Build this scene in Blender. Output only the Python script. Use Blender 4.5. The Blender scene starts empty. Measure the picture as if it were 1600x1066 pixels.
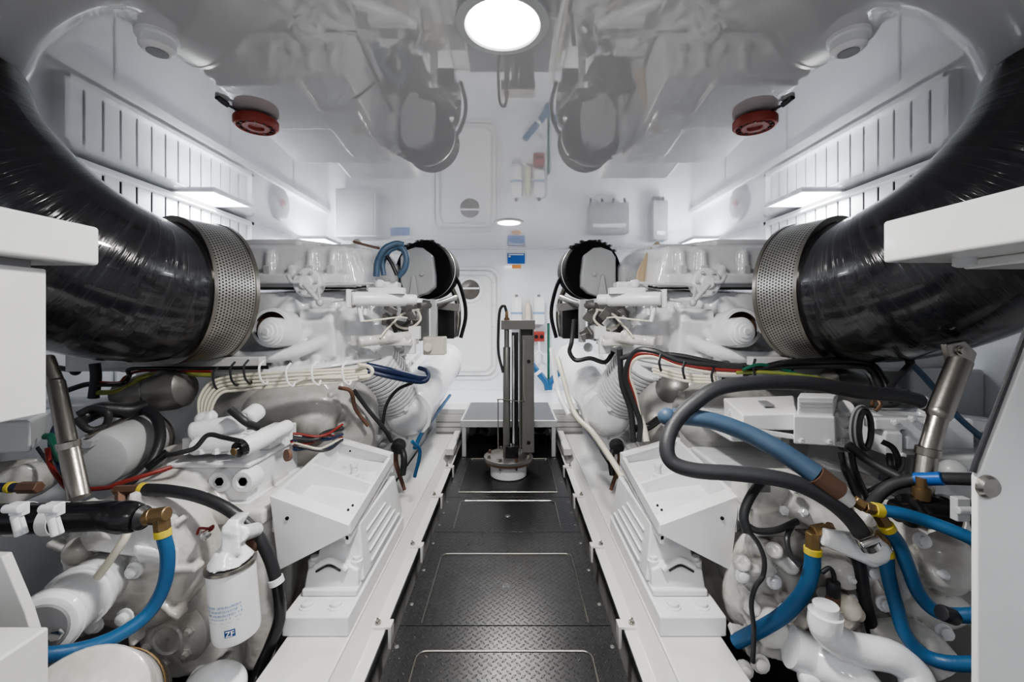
import bpy, bmesh, math, random
from mathutils import Vector as V, Matrix, Euler
random.seed(7)
PI = math.pi
col = bpy.context.scene.collection
CX, CZ, F = 0.025, 1.10, 650.0          # camera x, camera height, focal length in px of the 1600 px frame
VX, VY = 800.0, 497.0

def P(px, py, d):
    """world point at depth d (metres in front of the lens) for a spot measured in the photo"""
    return V(((px - VX) / F * d + CX, d, CZ - (py - VY) / F * d))

# ------------------------------------------------------------------ mesh builder
class MB:
    def __init__(s, mirror=1):
        s.v = []; s.f = []; s.uv = []; s.mi = []; s.s = mirror; s.cur = 0; s.xf = None
    def _add(s, vs, fs, uvs=None):
        b = len(s.v)
        for p in vs:
            p = V(p)
            if s.xf: p = s.xf @ p
            s.v.append((p.x * s.s, p.y, p.z))
        for k, f in enumerate(fs):
            s.f.append([b + i for i in f]); s.uv.append(uvs[k] if uvs else None); s.mi.append(s.cur)
    def box(s, c, d, rot=(0, 0, 0)):
        c = V(c); R = Euler(rot).to_matrix(); h = V(d) / 2
        vs = [c + R @ V((x * h.x, y * h.y, z * h.z)) for x in (-1, 1) for y in (-1, 1) for z in (-1, 1)]
        s._add(vs, [(0, 1, 3, 2), (4, 6, 7, 5), (0, 4, 5, 1), (2, 3, 7, 6), (0, 2, 6, 4), (1, 5, 7, 3)])
    def bb(s, x0, x1, y0, y1, z0, z1):
        s.box(((x0 + x1) / 2, (y0 + y1) / 2, (z0 + z1) / 2), (x1 - x0, y1 - y0, z1 - z0))
    def hexa(s, pts):
        """8 points: bottom ring of 4 then top ring of 4"""
        s._add(pts, [(3, 2, 1, 0), (4, 5, 6, 7), (0, 1, 5, 4), (1, 2, 6, 5), (2, 3, 7, 6), (3, 0, 4, 7)])
    def prism(s, poly, ext):
        n = len(poly); ext = V(ext)
        vs = [V(p) for p in poly] + [V(p) + ext for p in poly]
        s._add(vs, [list(range(n))[::-1], list(range(n, 2 * n))] + [(i, (i + 1) % n, n + (i + 1) % n, n + i) for i in range(n)])
    def lathe(s, prof, o, ax, seg=32, cap=True, a0=0, a1=2 * PI, sy=1.0):
        """prof: list of (radius, distance along axis)"""
        o = V(o); ax = V(ax).normalized()
        u = ax.orthogonal().normalized() if abs(ax.z) > .9 else V((0, 0, 1)).cross(ax).normalized()
        w = ax.cross(u)
        full = abs(a1 - a0 - 2 * PI) < 1e-6
        n = seg if full else seg + 1
        vs = []; fs = []; uvs = []
        for r, t in prof:
            for k in range(n):
                a = a0 + (a1 - a0) * k / seg
                vs.append(o + ax * t + (u * math.cos(a) + w * math.sin(a) * sy) * r)
        L = 0
        for j in range(len(prof) - 1):
            l2 = L + math.hypot(prof[j + 1][0] - prof[j][0], prof[j + 1][1] - prof[j][1])
            for k in range(seg):
                k2 = (k + 1) % n
                fs.append((j * n + k, j * n + k2, (j + 1) * n + k2, (j + 1) * n + k))
                uvs.append([(k / seg, L), ((k + 1) / seg, L), ((k + 1) / seg, l2), (k / seg, l2)])
            L = l2
        if cap and full:
            m = len(prof) - 1
            if prof[0][0] > 1e-5: fs.append(list(range(n))[::-1]); uvs.append(None)
            if prof[m][0] > 1e-5: fs.append([m * n + k for k in range(n)]); uvs.append(None)
        s._add(vs, fs, uvs)
    def cyl(s, p0, p1, r0, r1=None, seg=20):
        p0 = V(p0); p1 = V(p1)
        s.lathe([(r0, 0), (r0 if r1 is None else r1, (p1 - p0).length)], p0, p1 - p0, seg)
    def rcyl(s, p0, p1, r, e=.008, seg=24):
        p0 = V(p0); p1 = V(p1); L = (p1 - p0).length
        s.lathe([(r - e, 0), (r - e * .3, e * .3), (r, e), (r, L - e), (r - e * .3, L - e * .3), (r - e, L)], p0, p1 - p0, seg)
    def sph(s, c, r, seg=20, sc=(1, 1, 1)):
        c = V(c); n = seg // 2; vs = []; fs = []
        for j in range(n + 1):
            t = PI * j / n
            for k in range(seg):
                a = 2 * PI * k / seg
                vs.append(c + V((math.sin(t) * math.cos(a) * sc[0], math.sin(t) * math.sin(a) * sc[1], math.cos(t) * sc[2])) * r)
        for j in range(n):
            for k in range(seg):
                fs.append((j * seg + k, (j + 1) * seg + k, (j + 1) * seg + (k + 1) % seg, j * seg + (k + 1) % seg))
        s._add(vs, fs)
    def tube(s, pts, r, seg=14, sub=8, smooth=True, rfun=None):
        pts = [V(p) for p in pts]
        if smooth and len(pts) > 2:
            q = [pts[0] * 2 - pts[1]] + pts + [pts[-1] * 2 - pts[-2]]; path = []
            for i in range(1, len(q) - 2):
                for k in range(sub):
                    t = k / sub; a, b, c, d = q[i - 1], q[i], q[i + 1], q[i + 2]
                    path.append(.5 * ((2 * b) + (c - a) * t + (2 * a - 5 * b + 4 * c - d) * t * t + (3 * b - a - 3 * c + d) * t ** 3))
            path.append(pts[-1])
        else:
            path = pts
        n = len(path); T = []
        for i in range(n):
            T.append((path[min(i + 1, n - 1)] - path[max(i - 1, 0)]).normalized())
        u = T[0].orthogonal().normalized(); vs = []; fs = []; uvs = []; L = [0]
        for i in range(n):
            u = (u - T[i] * u.dot(T[i])).normalized(); w = T[i].cross(u)
            if i: L.append(L[-1] + (path[i] - path[i - 1]).length)
            rr = r if rfun is None else rfun(i / (n - 1))
            for k in range(seg):
                a = 2 * PI * k / seg; vs.append(path[i] + (u * math.cos(a) + w * math.sin(a)) * rr)
        for i in range(n - 1):
            for k in range(seg):
                k2 = (k + 1) % seg
                fs.append((i * seg + k, i * seg + k2, (i + 1) * seg + k2, (i + 1) * seg + k))
                uvs.append([(k / seg, L[i]), ((k + 1) / seg, L[i]), ((k + 1) / seg, L[i + 1]), (k / seg, L[i + 1])])
        fs.append(list(range(seg))[::-1]); uvs.append(None)
        fs.append([(n - 1) * seg + k for k in range(seg)]); uvs.append(None)
        s._add(vs, fs, uvs)
        return path
    def bolt(s, p, n, r=.012, h=.01):
        p = V(p); n = V(n).normalized()
        s.lathe([(r * 1.5, -.002), (r * 1.5, h * .25), (r, h * .26), (r, h), (r * .8, h * 1.15)], p, n, 6 if r > .004 else 6)
    def build(s, name, mat, parent=None, bev=0, ang=35, remesh=0, smooth=0, hard=False):
        me = bpy.data.meshes.new(name); me.from_pydata(s.v, [], s.f)
        o = bpy.data.objects.new(name, me); col.objects.link(o)
        uvl = me.uv_layers.new(name='UVMap')
        for p, uvs in zip(me.polygons, s.uv):
            if uvs:
                for li, c in zip(p.loop_indices, uvs): uvl.data[li].uv = c
        bm = bmesh.new(); bm.from_mesh(me)
        bmesh.ops.recalc_face_normals(bm, faces=bm.faces); bm.to_mesh(me); bm.free()
        for m in (mat if isinstance(mat, (list, tuple)) else [mat]): me.materials.append(m)
        for p, mi in zip(me.polygons, s.mi): p.material_index = mi
        me.shade_smooth()
        if not remesh: me.set_sharp_from_angle(angle=math.radians(ang))
        if remesh:
            m = o.modifiers.new('cast', 'REMESH'); m.mode = 'VOXEL'; m.voxel_size = remesh; m.use_smooth_shade = True
            m = o.modifiers.new('soft', 'SMOOTH'); m.factor = .6; m.iterations = smooth or 4
        elif bev:
            m = o.modifiers.new('bevel', 'BEVEL'); m.width = bev; m.segments = 3; m.limit_method = 'ANGLE'
            m.angle_limit = math.radians(40); m.harden_normals = True
        if parent is not None:
            o.parent = parent; o.matrix_parent_inverse = parent.matrix_basis.inverted()
        return o

def tag(o, label=None, cat=None, group=None, kind=None):
    if label: o['label'] = label
    if cat: o['category'] = cat
    if group: o['group'] = group
    if kind: o['kind'] = kind
    return o
def thing(name, loc, label, cat, group=None, s=1):
    o = bpy.data.objects.new(name, None); col.objects.link(o); loc = V(loc)
    o.location = (loc.x * s, loc.y, loc.z); o.empty_display_size = .05
    return tag(o, label, cat, group)
def one(mb, name, mat, label, cat, group=None, **k):
    return tag(mb.build(name, mat, **k), label, cat, group)
def struct(mb, name, mat, **k):
    return tag(mb.build(name, mat, **k), kind='structure')

# ------------------------------------------------------------------ materials
class NT:
    def __init__(s, name):
        s.m = bpy.data.materials.new(name); s.m.use_nodes = True; s.t = s.m.node_tree; s.N = s.t.nodes
        s.b = s.N['Principled BSDF']
    def n(s, kind, **k):
        x = s.N.new('ShaderNode' + kind)
        for a, b in k.items(): setattr(x, a, b)
        return x
    def l(s, a, b): s.t.links.new(a, b)
    def math(s, op, a, b=None, c=None):
        x = s.n('Math', operation=op)
        for i, q in enumerate((a, b, c)):
            if q is None: continue
            if isinstance(q, (int, float)): x.inputs[i].default_value = q
            else: s.l(q, x.inputs[i])
        return x.outputs[0]
    def mix(s, fac, a, b):
        x = s.n('Mix', data_type='RGBA')
        for i, q in ((0, fac), (6, a), (7, b)):
            if isinstance(q, (int, float)): x.inputs[i].default_value = q
            elif isinstance(q, tuple): x.inputs[i].default_value = (*q, 1)
            else: s.l(q, x.inputs[i])
        return x.outputs[2]
    def set(s, **k):
        for a, b in k.items():
            i = s.b.inputs[a.replace('_', ' ')]
            if isinstance(b, tuple): b = (*b, 1)
            if isinstance(b, (int, float, tuple)): i.default_value = b
            else: s.l(b, i)
    def bump(s, h, strength=.3, dist=.01):
        x = s.n('Bump'); x.inputs['Strength'].default_value = strength; x.inputs['Distance'].default_value = dist
        s.l(h, x.inputs['Height']); s.l(x.outputs[0], s.b.inputs['Normal'])
    def noise(s, scale, detail=3, vec=None, rough=.55):
        x = s.n('TexNoise'); x.inputs['Scale'].default_value = scale; x.inputs['Detail'].default_value = detail
        x.inputs['Roughness'].default_value = rough
        if vec is None: vec = s.n('TexCoord').outputs['Object']
        s.l(vec, x.inputs['Vector']); return x.outputs['Fac']
    def ramp(s, fac, a, b):
        x = s.n('MapRange'); x.inputs[1].default_value = a; x.inputs[2].default_value = b; s.l(fac, x.inputs[0]); return x.outputs[0]

def paint(name, c, rough=.3, dirt=.08, bump=.05, bs=25, metal=0, dcol=None, ds=6, coat=0, spec=.5, crev=0):
    t = NT(name); f = t.ramp(t.noise(ds, 5), .45, .75); dc = dcol or tuple(x * .7 for x in c)
    bc = t.mix(t.math('MULTIPLY', f, dirt * 5 if dirt < .2 else 1.0), c, dc)
    if crev:      # crease shade put into the base colour, darkening the casting's hollows
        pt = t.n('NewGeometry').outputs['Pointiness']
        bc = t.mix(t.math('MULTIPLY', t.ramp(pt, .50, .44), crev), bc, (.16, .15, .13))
    t.set(Base_Color=bc, Roughness=rough, Metallic=metal,
          Coat_Weight=coat, Coat_Roughness=.08, Specular_IOR_Level=spec)
    if bump: t.bump(t.noise(bs, 3), bump, .01)
    return t.m
M = {}
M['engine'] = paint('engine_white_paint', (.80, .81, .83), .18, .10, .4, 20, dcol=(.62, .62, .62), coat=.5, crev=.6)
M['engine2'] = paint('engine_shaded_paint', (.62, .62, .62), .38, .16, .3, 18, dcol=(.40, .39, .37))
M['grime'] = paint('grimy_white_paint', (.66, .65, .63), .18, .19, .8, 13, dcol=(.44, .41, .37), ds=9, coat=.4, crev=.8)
M['white'] = paint('white_powder_coat', (.77, .77, .78), .33, .05, .04, 60)
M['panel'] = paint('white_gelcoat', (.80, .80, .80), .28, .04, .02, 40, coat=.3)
M['dull'] = paint('shaded_casting_paint', (.46, .455, .44), .35, .19, .5, 14, dcol=(.30, .28, .26), ds=8, coat=.2, crev=.6)  # shadow under the turbo put into a darker casting paint
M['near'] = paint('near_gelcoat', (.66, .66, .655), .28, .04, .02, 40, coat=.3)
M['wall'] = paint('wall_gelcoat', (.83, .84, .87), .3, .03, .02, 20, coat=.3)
M['beam'] = paint('beam_paint', (.66, .655, .65), .3, .10, .06, 30, dcol=(.62, .60, .56), coat=.2)
M['cream'] = paint('cream_paint', (.72, .68, .58), .4, .1, .05)
M['black'] = paint('black_rubber', (.022, .023, .026), .42, .08, .1, 60, dcol=(.05, .05, .055))
M['blackg'] = paint('gloss_black_plastic', (.012, .012, .014), .22, .05, .05, 40)
M['hosegrey'] = paint('dark_grey_hose', (.034, .035, .039), .5, .08, .1, 60)
M['blue'] = paint('blue_rubber_hose', (.018, .100, .225), .42, .15, .12, 60, dcol=(.012, .06, .16))
M['matte'] = paint('matte_black_rubber', (.012, .012, .013), .8, .05, .2, 50, spec=.15)
M['bluefaded'] = paint('faded_blue_hose', (.055, .095, .15), .5, .15, .15, 40, dcol=(.03, .07, .13))
M['bluebright'] = paint('bright_blue_plastic', (.02, .12, .42), .35, .05, 0)
M['navy'] = paint('navy_wire', (.01, .02, .06), .45, .05, 0)
M['brass'] = paint('aged_brass', (.26, .18, .09), .42, .15, .15, 50, metal=.75, dcol=(.13, .085, .055))
M['copper'] = paint('dark_copper', (.17, .10, .07), .5, .15, .1, 40, metal=.4, dcol=(.09, .055, .045))
M['yellow'] = paint('yellow_ring', (.58, .47, .06), .4, .05, 0)
M['steel'] = paint('brushed_steel', (.38, .36, .33), .3, .08, .05, 80, metal=1)
M['steeldark'] = paint('grey_steel', (.22, .215, .205), .38, .1, .08, 60, metal=.6)
M['postgrey'] = paint('grey_metallic_paint', (.17, .165, .155), .4, .1, .05, 40, metal=.3)
M['chrome'] = paint('bright_chrome', (.75, .75, .75), .12, .03, 0, metal=1)
M['red'] = paint('red_sounder_plastic', (.30, .045, .035), .4, .1, .1)
M['redwire'] = paint('red_wire', (.22, .025, .02), .45, .05, 0)
M['green'] = paint('green_wire', (.015, .11, .07), .45, .05, 0)
M['yg'] = paint('yellow_green_wire', (.25, .26, .06), .45, .15, 0, dcol=(.03, .13, .04), ds=30)
M['cable'] = paint('ivory_cable', (.66, .63, .53), .4, .08, .03)
M['silicone'] = paint('tan_gasket', (.55, .42, .28), .5, .1, .05)
M['bilge'] = paint('dark_bilge', (.05, .05, .052), .6, .15, .2, 12)
M['greyplate'] = paint('light_grey_plate', (.55, .56, .57), .35, .08, .05)
M['grey'] = paint('mid_grey_plastic', (.25, .25, .26), .45, .08, .05)
M['orange'] = paint('orange_sticker', (.75, .28, .04), .4, 0.02, 0)
M['ink'] = paint('blue_print', (.22, .33, .50), .5, 0, 0)
M['inkdark'] = paint('navy_print', (.01, .06, .20), .4, 0, 0)
M['lens'] = paint('dark_lens', (.05, .05, .05), .3, 0, 0)
M['rust'] = paint('rusty_seal', (.15, .08, .055), .6, .15, .2, 40, dcol=(.1, .05, .04))

def emis(name, c, st):
    t = NT(name); t.set(Base_Color=(.9, .9, .9), Emission_Color=c, Emission_Strength=st); return t.m
M['glow'] = emis('lamp_diffuser', (1, .98, .94), 14)
M['glowled'] = emis('led_panel', (.92, .97, 1), 7)

# glossy ceiling: clean lacquered panel with a strong gloss
t = NT('glossy_ceiling_panel')
t.set(Base_Color=t.mix(t.ramp(t.noise(.9, 3), .4, .7), (.54, .54, .55), (.51, .51, .525)), Roughness=.03, IOR=1.7, Coat_Weight=.75, Coat_Roughness=.02, Coat_IOR=1.6)
t.bump(t.noise(1.2, 1), .02, .02); M['ceiling'] = t.m

# lagging: black shrink wrap wound round the pipe
t = NT('black_pipe_wrap')
uv = t.n('TexCoord').outputs['UV']; mp = t.n('Mapping'); mp.inputs['Scale'].default_value = (5, 70, 1); mp.inputs['Rotation'].default_value = (0, 0, .02); t.l(uv, mp.inputs[0])
n1 = t.noise(1.0, 4, mp.outputs[0], .6)
mp2 = t.n('Mapping'); mp2.inputs['Scale'].default_value = (3, 5, 1); t.l(uv, mp2.inputs[0]); n2 = t.noise(1.5, 2, mp2.outputs[0])
sep = t.n('SeparateXYZ'); t.l(uv, sep.inputs[0])
saw = t.math('FRACT', t.math('ADD', t.math('MULTIPLY', sep.outputs[1], 11), t.math('MULTIPLY', n2, 1.2)))
h = t.math('ADD', t.math('MULTIPLY', n1, .35), t.math('ADD', t.math('MULTIPLY', n2, .9), t.math('MULTIPLY', saw, .25)))
t.set(Base_Color=t.mix(t.ramp(n1, .5, .8), (.014, .014, .017), (.042, .044, .05)), Roughness=t.math('ADD', .08, t.math('MULTIPLY', n1, .22)), Coat_Weight=.5)
t.bump(h, .75, .014); M['wrap'] = t.m

# perforated stainless sheet (uv: u = fraction round, v = metres)
t = NT('perforated_stainless')
uv = t.n('TexCoord').outputs['UV']; sep = t.n('SeparateXYZ'); t.l(uv, sep.inputs[0])
uu = t.math('MULTIPLY', sep.outputs[0], 150); vv = t.math('MULTIPLY', sep.outputs[1], 80)
row = t.math('FLOOR', vv); uu = t.math('ADD', uu, t.math('MULTIPLY', row, .5))
du = t.math('SUBTRACT', t.math('FRACT', uu), .5); dv = t.math('SUBTRACT', t.math('FRACT', vv), .5)
r = t.math('SQRT', t.math('ADD', t.math('MULTIPLY', du, du), t.math('MULTIPLY', dv, dv)))
hole = t.math('LESS_THAN', r, .29)
t.set(Base_Color=t.mix(hole, (.56, .55, .52), (.02, .018, .016)), Metallic=t.math('SUBTRACT', 1, hole), Roughness=t.math('ADD', .34, t.math('MULTIPLY', hole, .5)))
M['perf'] = t.m

# diamond tread plate
def tread(name, s, base, rough, st):
    t = NT(name); g = t.n('NewGeometry').outputs['Position']; sep = t.n('SeparateXYZ'); t.l(g, sep.inputs[0])
    x = t.math('MULTIPLY', sep.outputs[0], 1 / s); y = t.math('MULTIPLY', sep.outputs[1], 1 / s)
    a = t.math('ADD', x, y); b = t.math('SUBTRACT', x, y)
    par = t.math('MODULO', t.math('ABSOLUTE', t.math('ADD', t.math('FLOOR', a), t.math('FLOOR', b))), 2)
    la = t.math('SUBTRACT', t.math('FRACT', a), .5); lb = t.math('SUBTRACT', t.math('FRACT', b), .5)
    p = t.math('ADD', t.math('MULTIPLY', la, par), t.math('MULTIPLY', lb, t.math('SUBTRACT', 1, par)))
    q = t.math('ADD', t.math('MULTIPLY', lb, par), t.math('MULTIPLY', la, t.math('SUBTRACT', 1, par)))
    d = t.math('SQRT', t.math('ADD', t.math('POWER', t.math('DIVIDE', p, .50), 2), t.math('POWER', t.math('DIVIDE', q, .17), 2)))
    h = t.math('SUBTRACT', 1, t.math('MINIMUM', d, 1))
    h = t.math('MINIMUM', t.math('MULTIPLY', h, 2.2), 1)
    t.set(Base_Color=t.mix(h, base, tuple(c * 1.7 + .006 for c in base)), Roughness=t.math('ADD', rough, t.math('MULTIPLY', t.noise(14, 3), .12)), Specular_IOR_Level=.6)
    t.bump(t.math('ADD', h, t.math('MULTIPLY', t.noise(260, 2), .08)), st, .003)
    return t.m
M['tread'] = tread('black_tread_plate', .030, (.014, .014, .015), .24, 1.0)
M['grate'] = tread('grey_stud_plate', .034, (.10, .105, .115), .42, .8)
# ================================================================== the room
W, Y0, Y1, ZF, ZC = 2.08, -1.6, 4.75, -.55, 1.88
m = MB(); m.bb(-W - .05, W + .05, Y0 - .05, Y1 + .05, ZC, ZC + .05); struct(m, 'ceiling', M['ceiling'])
m = MB(); m.bb(-W - .05, W + .05, Y0 - .05, Y1 + .05, ZF - .05, ZF); struct(m, 'floor', M['bilge'])
m = MB(); m.bb(-W - .05, W + .05, Y1, Y1 + .05, ZF, ZC); struct(m, 'wall_back', M['wall'])
m = MB(); m.bb(-W - .05, W + .05, Y0 - .05, Y0, ZF, ZC); struct(m, 'wall_front', M['wall'])
for s, nm in ((-1, 'wall_left'), (1, 'wall_right')):
    m = MB(); m.bb(s * W, s * (W + .05), Y0, Y1, ZF, ZC); struct(m, nm, M['wall'])
# raised white deck ledge in front of the back wall
m = MB(); m.bb(-1.0, 1.0, 4.03, Y1, -.3, .275); struct(m, 'trim_1', M['wall'], bev=.012)

def louvre(s, n):
    x = s * W
    r = MB()
    y0, y1, z0, z1 = 1.9, 3.3, 1.52, 1.86
    for a, b, c, d in ((y0, y1, z0, z0 + .03), (y0, y1, z1 - .03, z1), (y0, y0 + .03, z0, z1), (y1 - .03, y1, z0, z1)):
        r.bb(x - s * .06, x, a, b, c, d)
    f = tag(r.build('air_intake_grille', M['white'], bev=.004), 'white slatted air intake grille high on the %s wall' % n, 'grille')
    q = MB()
    for k in range(14):
        y = y0 + .08 + k * .0955
        q.box((x - s * .016, y, (z0 + z1) / 2), (.006, .076, z1 - z0 - .06), (0, 0, s * .06))
    q.build('slat_panel', M['white'], f)
    q = MB(); q.bb(x - s * .004, x - s * .001, y0, y1, z0, z1); q.build('backing', M['matte'], f)
louvre(-1, 'left'); louvre(1, 'right')
for s, n in ((-1, 'left'), (1, 'right')):     # conduit rail below the ceiling edge
    m = MB(); m.bb(s * (W - .05), s * W, .2, 4.7, 1.43, 1.49); struct(m, 'trim_2' if s < 0 else 'trim_3', M['white'], bev=.01)
    # round muffler lid on the side wall, seen mirrored in the ceiling
    for k, y in enumerate((1.45, 3.75)):
        m = MB(); r = .2 if k == 0 else .16
        m.lathe([(0, .03), (r - .03, .03), (r, .015), (r, 0)], (s * W, y, 1.62), (-s, 0, 0), 36)
        o = one(m, 'vent_cover', M['grey'], 'round grey vent cover on the %s wall %s of the slatted grille' % (n, 'on the near side' if k == 0 else 'on the far side'), 'vent cover')
        q = MB(); q.lathe([(0, .05), (.03, .05), (.035, .03)], (s * W, y, 1.62), (-s, 0, 0), 20); q.build('hub', M['red'], o)
# seams on side walls
for s, n in ((-1, 4), (1, 5)):
    m = MB()
    for y in (1.32, 2.2, 3.1, 4.0): m.bb(s * (W - .004), s * W, y, y + .012, .2, 1.5)
    struct(m, 'trim_%d' % n, M['greyplate'])

# back wall door with its round window
def rrect(cx, cz, w, h, r, n=8):
    pts = []
    for sx, sz, a in ((1, 1, 0), (-1, 1, 90), (-1, -1, 180), (1, -1, 270)):
        for k in range(n + 1):
            t = math.radians(a + 90 * k / n)
            pts.append((cx + sx * (w / 2 - r) + math.cos(t) * r, cz + sz * (h / 2 - r) + math.sin(t) * r))
    return pts
def rr_prism(mb, cx, cz, w, h, r, y0, y1): mb.prism([(a, y0, b) for a, b in rrect(cx, cz, w, h, r)], (0, y1 - y0, 0))
def frame_ring(mb, cx, cz, w, h, r, t, y0, y1):
    o = rrect(cx, cz, w, h, r); i = rrect(cx, cz, w - 2 * t, h - 2 * t, max(r - t, .005)); n = len(o); vs = []; fs = []
    for y in (y0, y1): vs += [(a, y, b) for a, b in o] + [(a, y, b) for a, b in i]
    for k in range(n):
        j = (k + 1) % n
        fs += [(k, j, n + j, n + k), (2 * n + k, 3 * n + k, 3 * n + j, 2 * n + j), (k, 2 * n + k, 2 * n + j, j), (n + k, n + j, 3 * n + j, 3 * n + k)]
    mb._add(vs, fs)
m = MB(); rr_prism(m, -.50, 1.04, .68, 1.18, .12, Y1 - .035, Y1 - .001)
door = struct(m, 'door_1', M['panel'], bev=.008)
m = MB(); frame_ring(m, -.50, 1.04, .78, 1.28, .15, .035, Y1 - .02, Y1 - .001); m.build('door_frame', M['white'], door, bev=.005)
m = MB(); frame_ring(m, -.50, 1.04, .60, 1.10, .10, .012, Y1 - .045, Y1 - .035); m.build('door_seal', M['greyplate'], door)
m = MB(); m.lathe([(.112, 0), (.112, .02), (.145, .02), (.15, .01), (.15, 0)], (-.45, Y1 - .035, 1.42), (0, -1, 0), 36, cap=False)
wf = struct(m, 'window_1', M['white'])
m = MB(); m.cyl((-.45, Y1 - .05, 1.42), (-.45, Y1 - .036, 1.42), .113, seg=36); m.build('pane', paint('porthole_glass', (.12, .11, .10), .08, .1, 0, dcol=(.25, .2, .18), ds=12), wf)
m = MB(); m.bb(-.555, -.345, Y1 - .055, Y1 - .05, 1.425, 1.445); m.build('glass_reflection', M['white'], wf)  # reflection on the glass, modelled as a white bar across the pane
m = MB()
for a, b in ((-.19, 1.5), (-.19, 1.25), (-.19, 1.0), (-.19, .75), (-.19, .56), (-.4, .47), (-.65, .47)): m.cyl((a, Y1 - .045, b), (a, Y1 - .035, b), .008, seg=10)
m.build('rivet', M['greyplate'], door)

# checker plate panels of the walkway
def plate(y0, y1, hatch, lab, open_front, latch):
    m = MB(); m.bb(-.378, .378, y0, y1 - .004, -.012, 0)
    r = one(m, 'floor_plate', M['tread'], lab, 'floor plate', 'black tread plates down the walkway', bev=.002)
    x0, x1, ya, yb = hatch
    q = MB(); rad = .03; pts = []
    def arc(cx, cy, a0):
        return [(cx + rad * math.cos(math.radians(a0 + k * 15)), cy + rad * math.sin(math.radians(a0 + k * 15)), .0015) for k in range(7)]
    pts = [(x1, ya, .0015)] + arc(x1 - rad, yb - rad, 0) + arc(x0 + rad, yb - rad, 90) + [(x0, ya, .0015)]
    if not open_front: pts.append((x1, ya, .0015))
    q.tube(pts, .0028, seg=6, smooth=False); q.build('hatch_edge', M['steel'], r)
    if latch:
        q = MB(); q.lathe([(0, .004), (.012, .004), (.0155, 0)], (latch[0], latch[1], 0), (0, 0, 1), 24); q.build('lifting_latch', M['chrome'] if latch[2] else M['steeldark'], r)
    # perimeter screws
    for sx in (-1, 1):
        for k in range(3):
            q = MB(); q.lathe([(0, .002), (.006, .002), (.008, 0)], (sx * .36, max(y0, .9) + (y1 - max(y0, .9)) * (k + .5) / 3, 0), (0, 0, 1), 12); q.build('screw', M['steeldark'], r)
    return r
plate(-.6, 1.49, (-.285, .285, .3, 1.372), 'black tread plate nearest the lens, hatch outline cut off below', True, (0, .8, True))
plate(1.49, 2.14, (-.30, .30, 1.495, 1.938), 'black tread plate whose hatch has a bright round latch', True, (0, 1.71, True))
plate(2.14, 2.555, (-.28, .28, 2.17, 2.50), 'black tread plate with a dull round latch before the grey post', True, (0, 2.31, False))
plate(2.555, 3.95, (-.31, .31, 2.625, 3.25), 'black tread plate carrying the grey lifting post and step', False, None)

# beams beside the walkway, ledges, clips
for s, n in ((-1, 'left'), (1, 'right')):
    m = MB(s)
    m.bb(.495, .70, .1, 4.02, -.45, .075)
    b = one(m, 'engine_bearer', M['beam'], 'long white engine bearer beam under the %s engine' % n, 'beam', bev=.006)
    m = MB(s)
    pr = [(.495, .1, .066), (.455, .1, .018), (.415, .1, .018), (.415, .1, .008), (.45, .1, .008), (.45, .1, -.35), (.495, .1, -.35)]
    m.prism(pr, (0, 3.9, 0))
    one(m, 'deck_support_angle', M['beam'], 'sloped white edge channel along the %s side of the walkway' % n, 'channel', bev=.002)
    for k, y in enumerate((1.47, 1.98, 2.53, 3.02)):
        m = MB(s); m.bb(.405, .462, y - .028, y + .012, .018, .028); m.bb(.395, .406, y - .028, y + .012, -.05, .028)
        wh = ['nearest the lens', 'second from the lens', 'third from the lens', 'beside the step'][k]
        o = one(m, 'deck_clip', M['beam'], 'white angle clip on the %s walkway edge, %s' % (n, wh), 'clip', 'clips along the walkway edges', bev=.002)
        q = MB(s); q.lathe([(.011, 0), (.011, .006), (.006, .007), (.006, .018), (0, .02)], (.445, y - .01, .028), (0, 0, 1), 10); q.build('screw', M['steel'], o)
    # outer bearer
    m = MB(s); m.bb(1.55, 1.75, .4, 4.0, -.45, .075)
    one(m, 'engine_bearer', M['beam'], 'outboard engine bearer beam deep below the %s engine' % n, 'beam', bev=.006)
    # far white foot blocks at the end of the bearers
    m = MB(s); m.box((.50, 3.85, .16), (.30, .34, .17)); m.box((.50, 3.78, .27), (.24, .2, .05)); m.box((.44, 3.35, .1), (.06, .5, .05))
    o = one(m, 'end_bearing_block', M['beam'], 'white stacked foot block at the far end of the %s bearer' % n, 'block', bev=.006)
    q = MB(s)
    for k in range(3): q.bb(.36, .64, 3.66 - k * .0, 3.665, .09 + k * .045, .096 + k * .045)
    q.build('shim', M['steeldark'], o)

# step platform beyond the post
t = thing('step_platform', (0, 3.65, 0), 'low grey step with studded top in front of the back wall', 'step')
m = MB(); m.bb(-.375, .375, 3.3, 4.02, .262, .285); m.build('tread_top', M['grate'], t, bev=.003)
m = MB(); m.bb(-.38, .38, 3.285, 3.31, .235, .288); m.bb(-.385, -.37, 3.3, 4.0, .235, .288); m.bb(.37, .385, 3.3, 4.0, .235, .288); m.build('top_frame', M['greyplate'], t, bev=.003)
for x in (-.355, .355):
    for y in (3.31, 3.9):
        m = MB(); m.bb(x - .016, x + .016, y - .016, y + .016, 0, .262); m.build('leg', M['greyplate'], t, bev=.003)
# dark pipework under the step
m = MB()
for k in range(5):
    x = -.3 + k * .15
    m.tube([(x, 3.9, .03), (x + .04, 3.7, .14), (x + .12, 3.75, .08), (x + .16, 3.95, .16)], .016)
one(m, 'pipe_cluster', M['hosegrey'], 'dark looping pipes in the shadow under the step', 'pipes', kind=None) if False else tag(m.build('dark_hose_loop', M['hosegrey']), 'dark looping hose in the shadow under the step', 'hose')
m = MB(); m.rcyl((-.22, 3.75, .12), (-.02, 3.9, .12), .09); one(m, 'bilge_pump', M['grey'], 'round grey pump body under the step, left of the post', 'pump')

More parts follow.
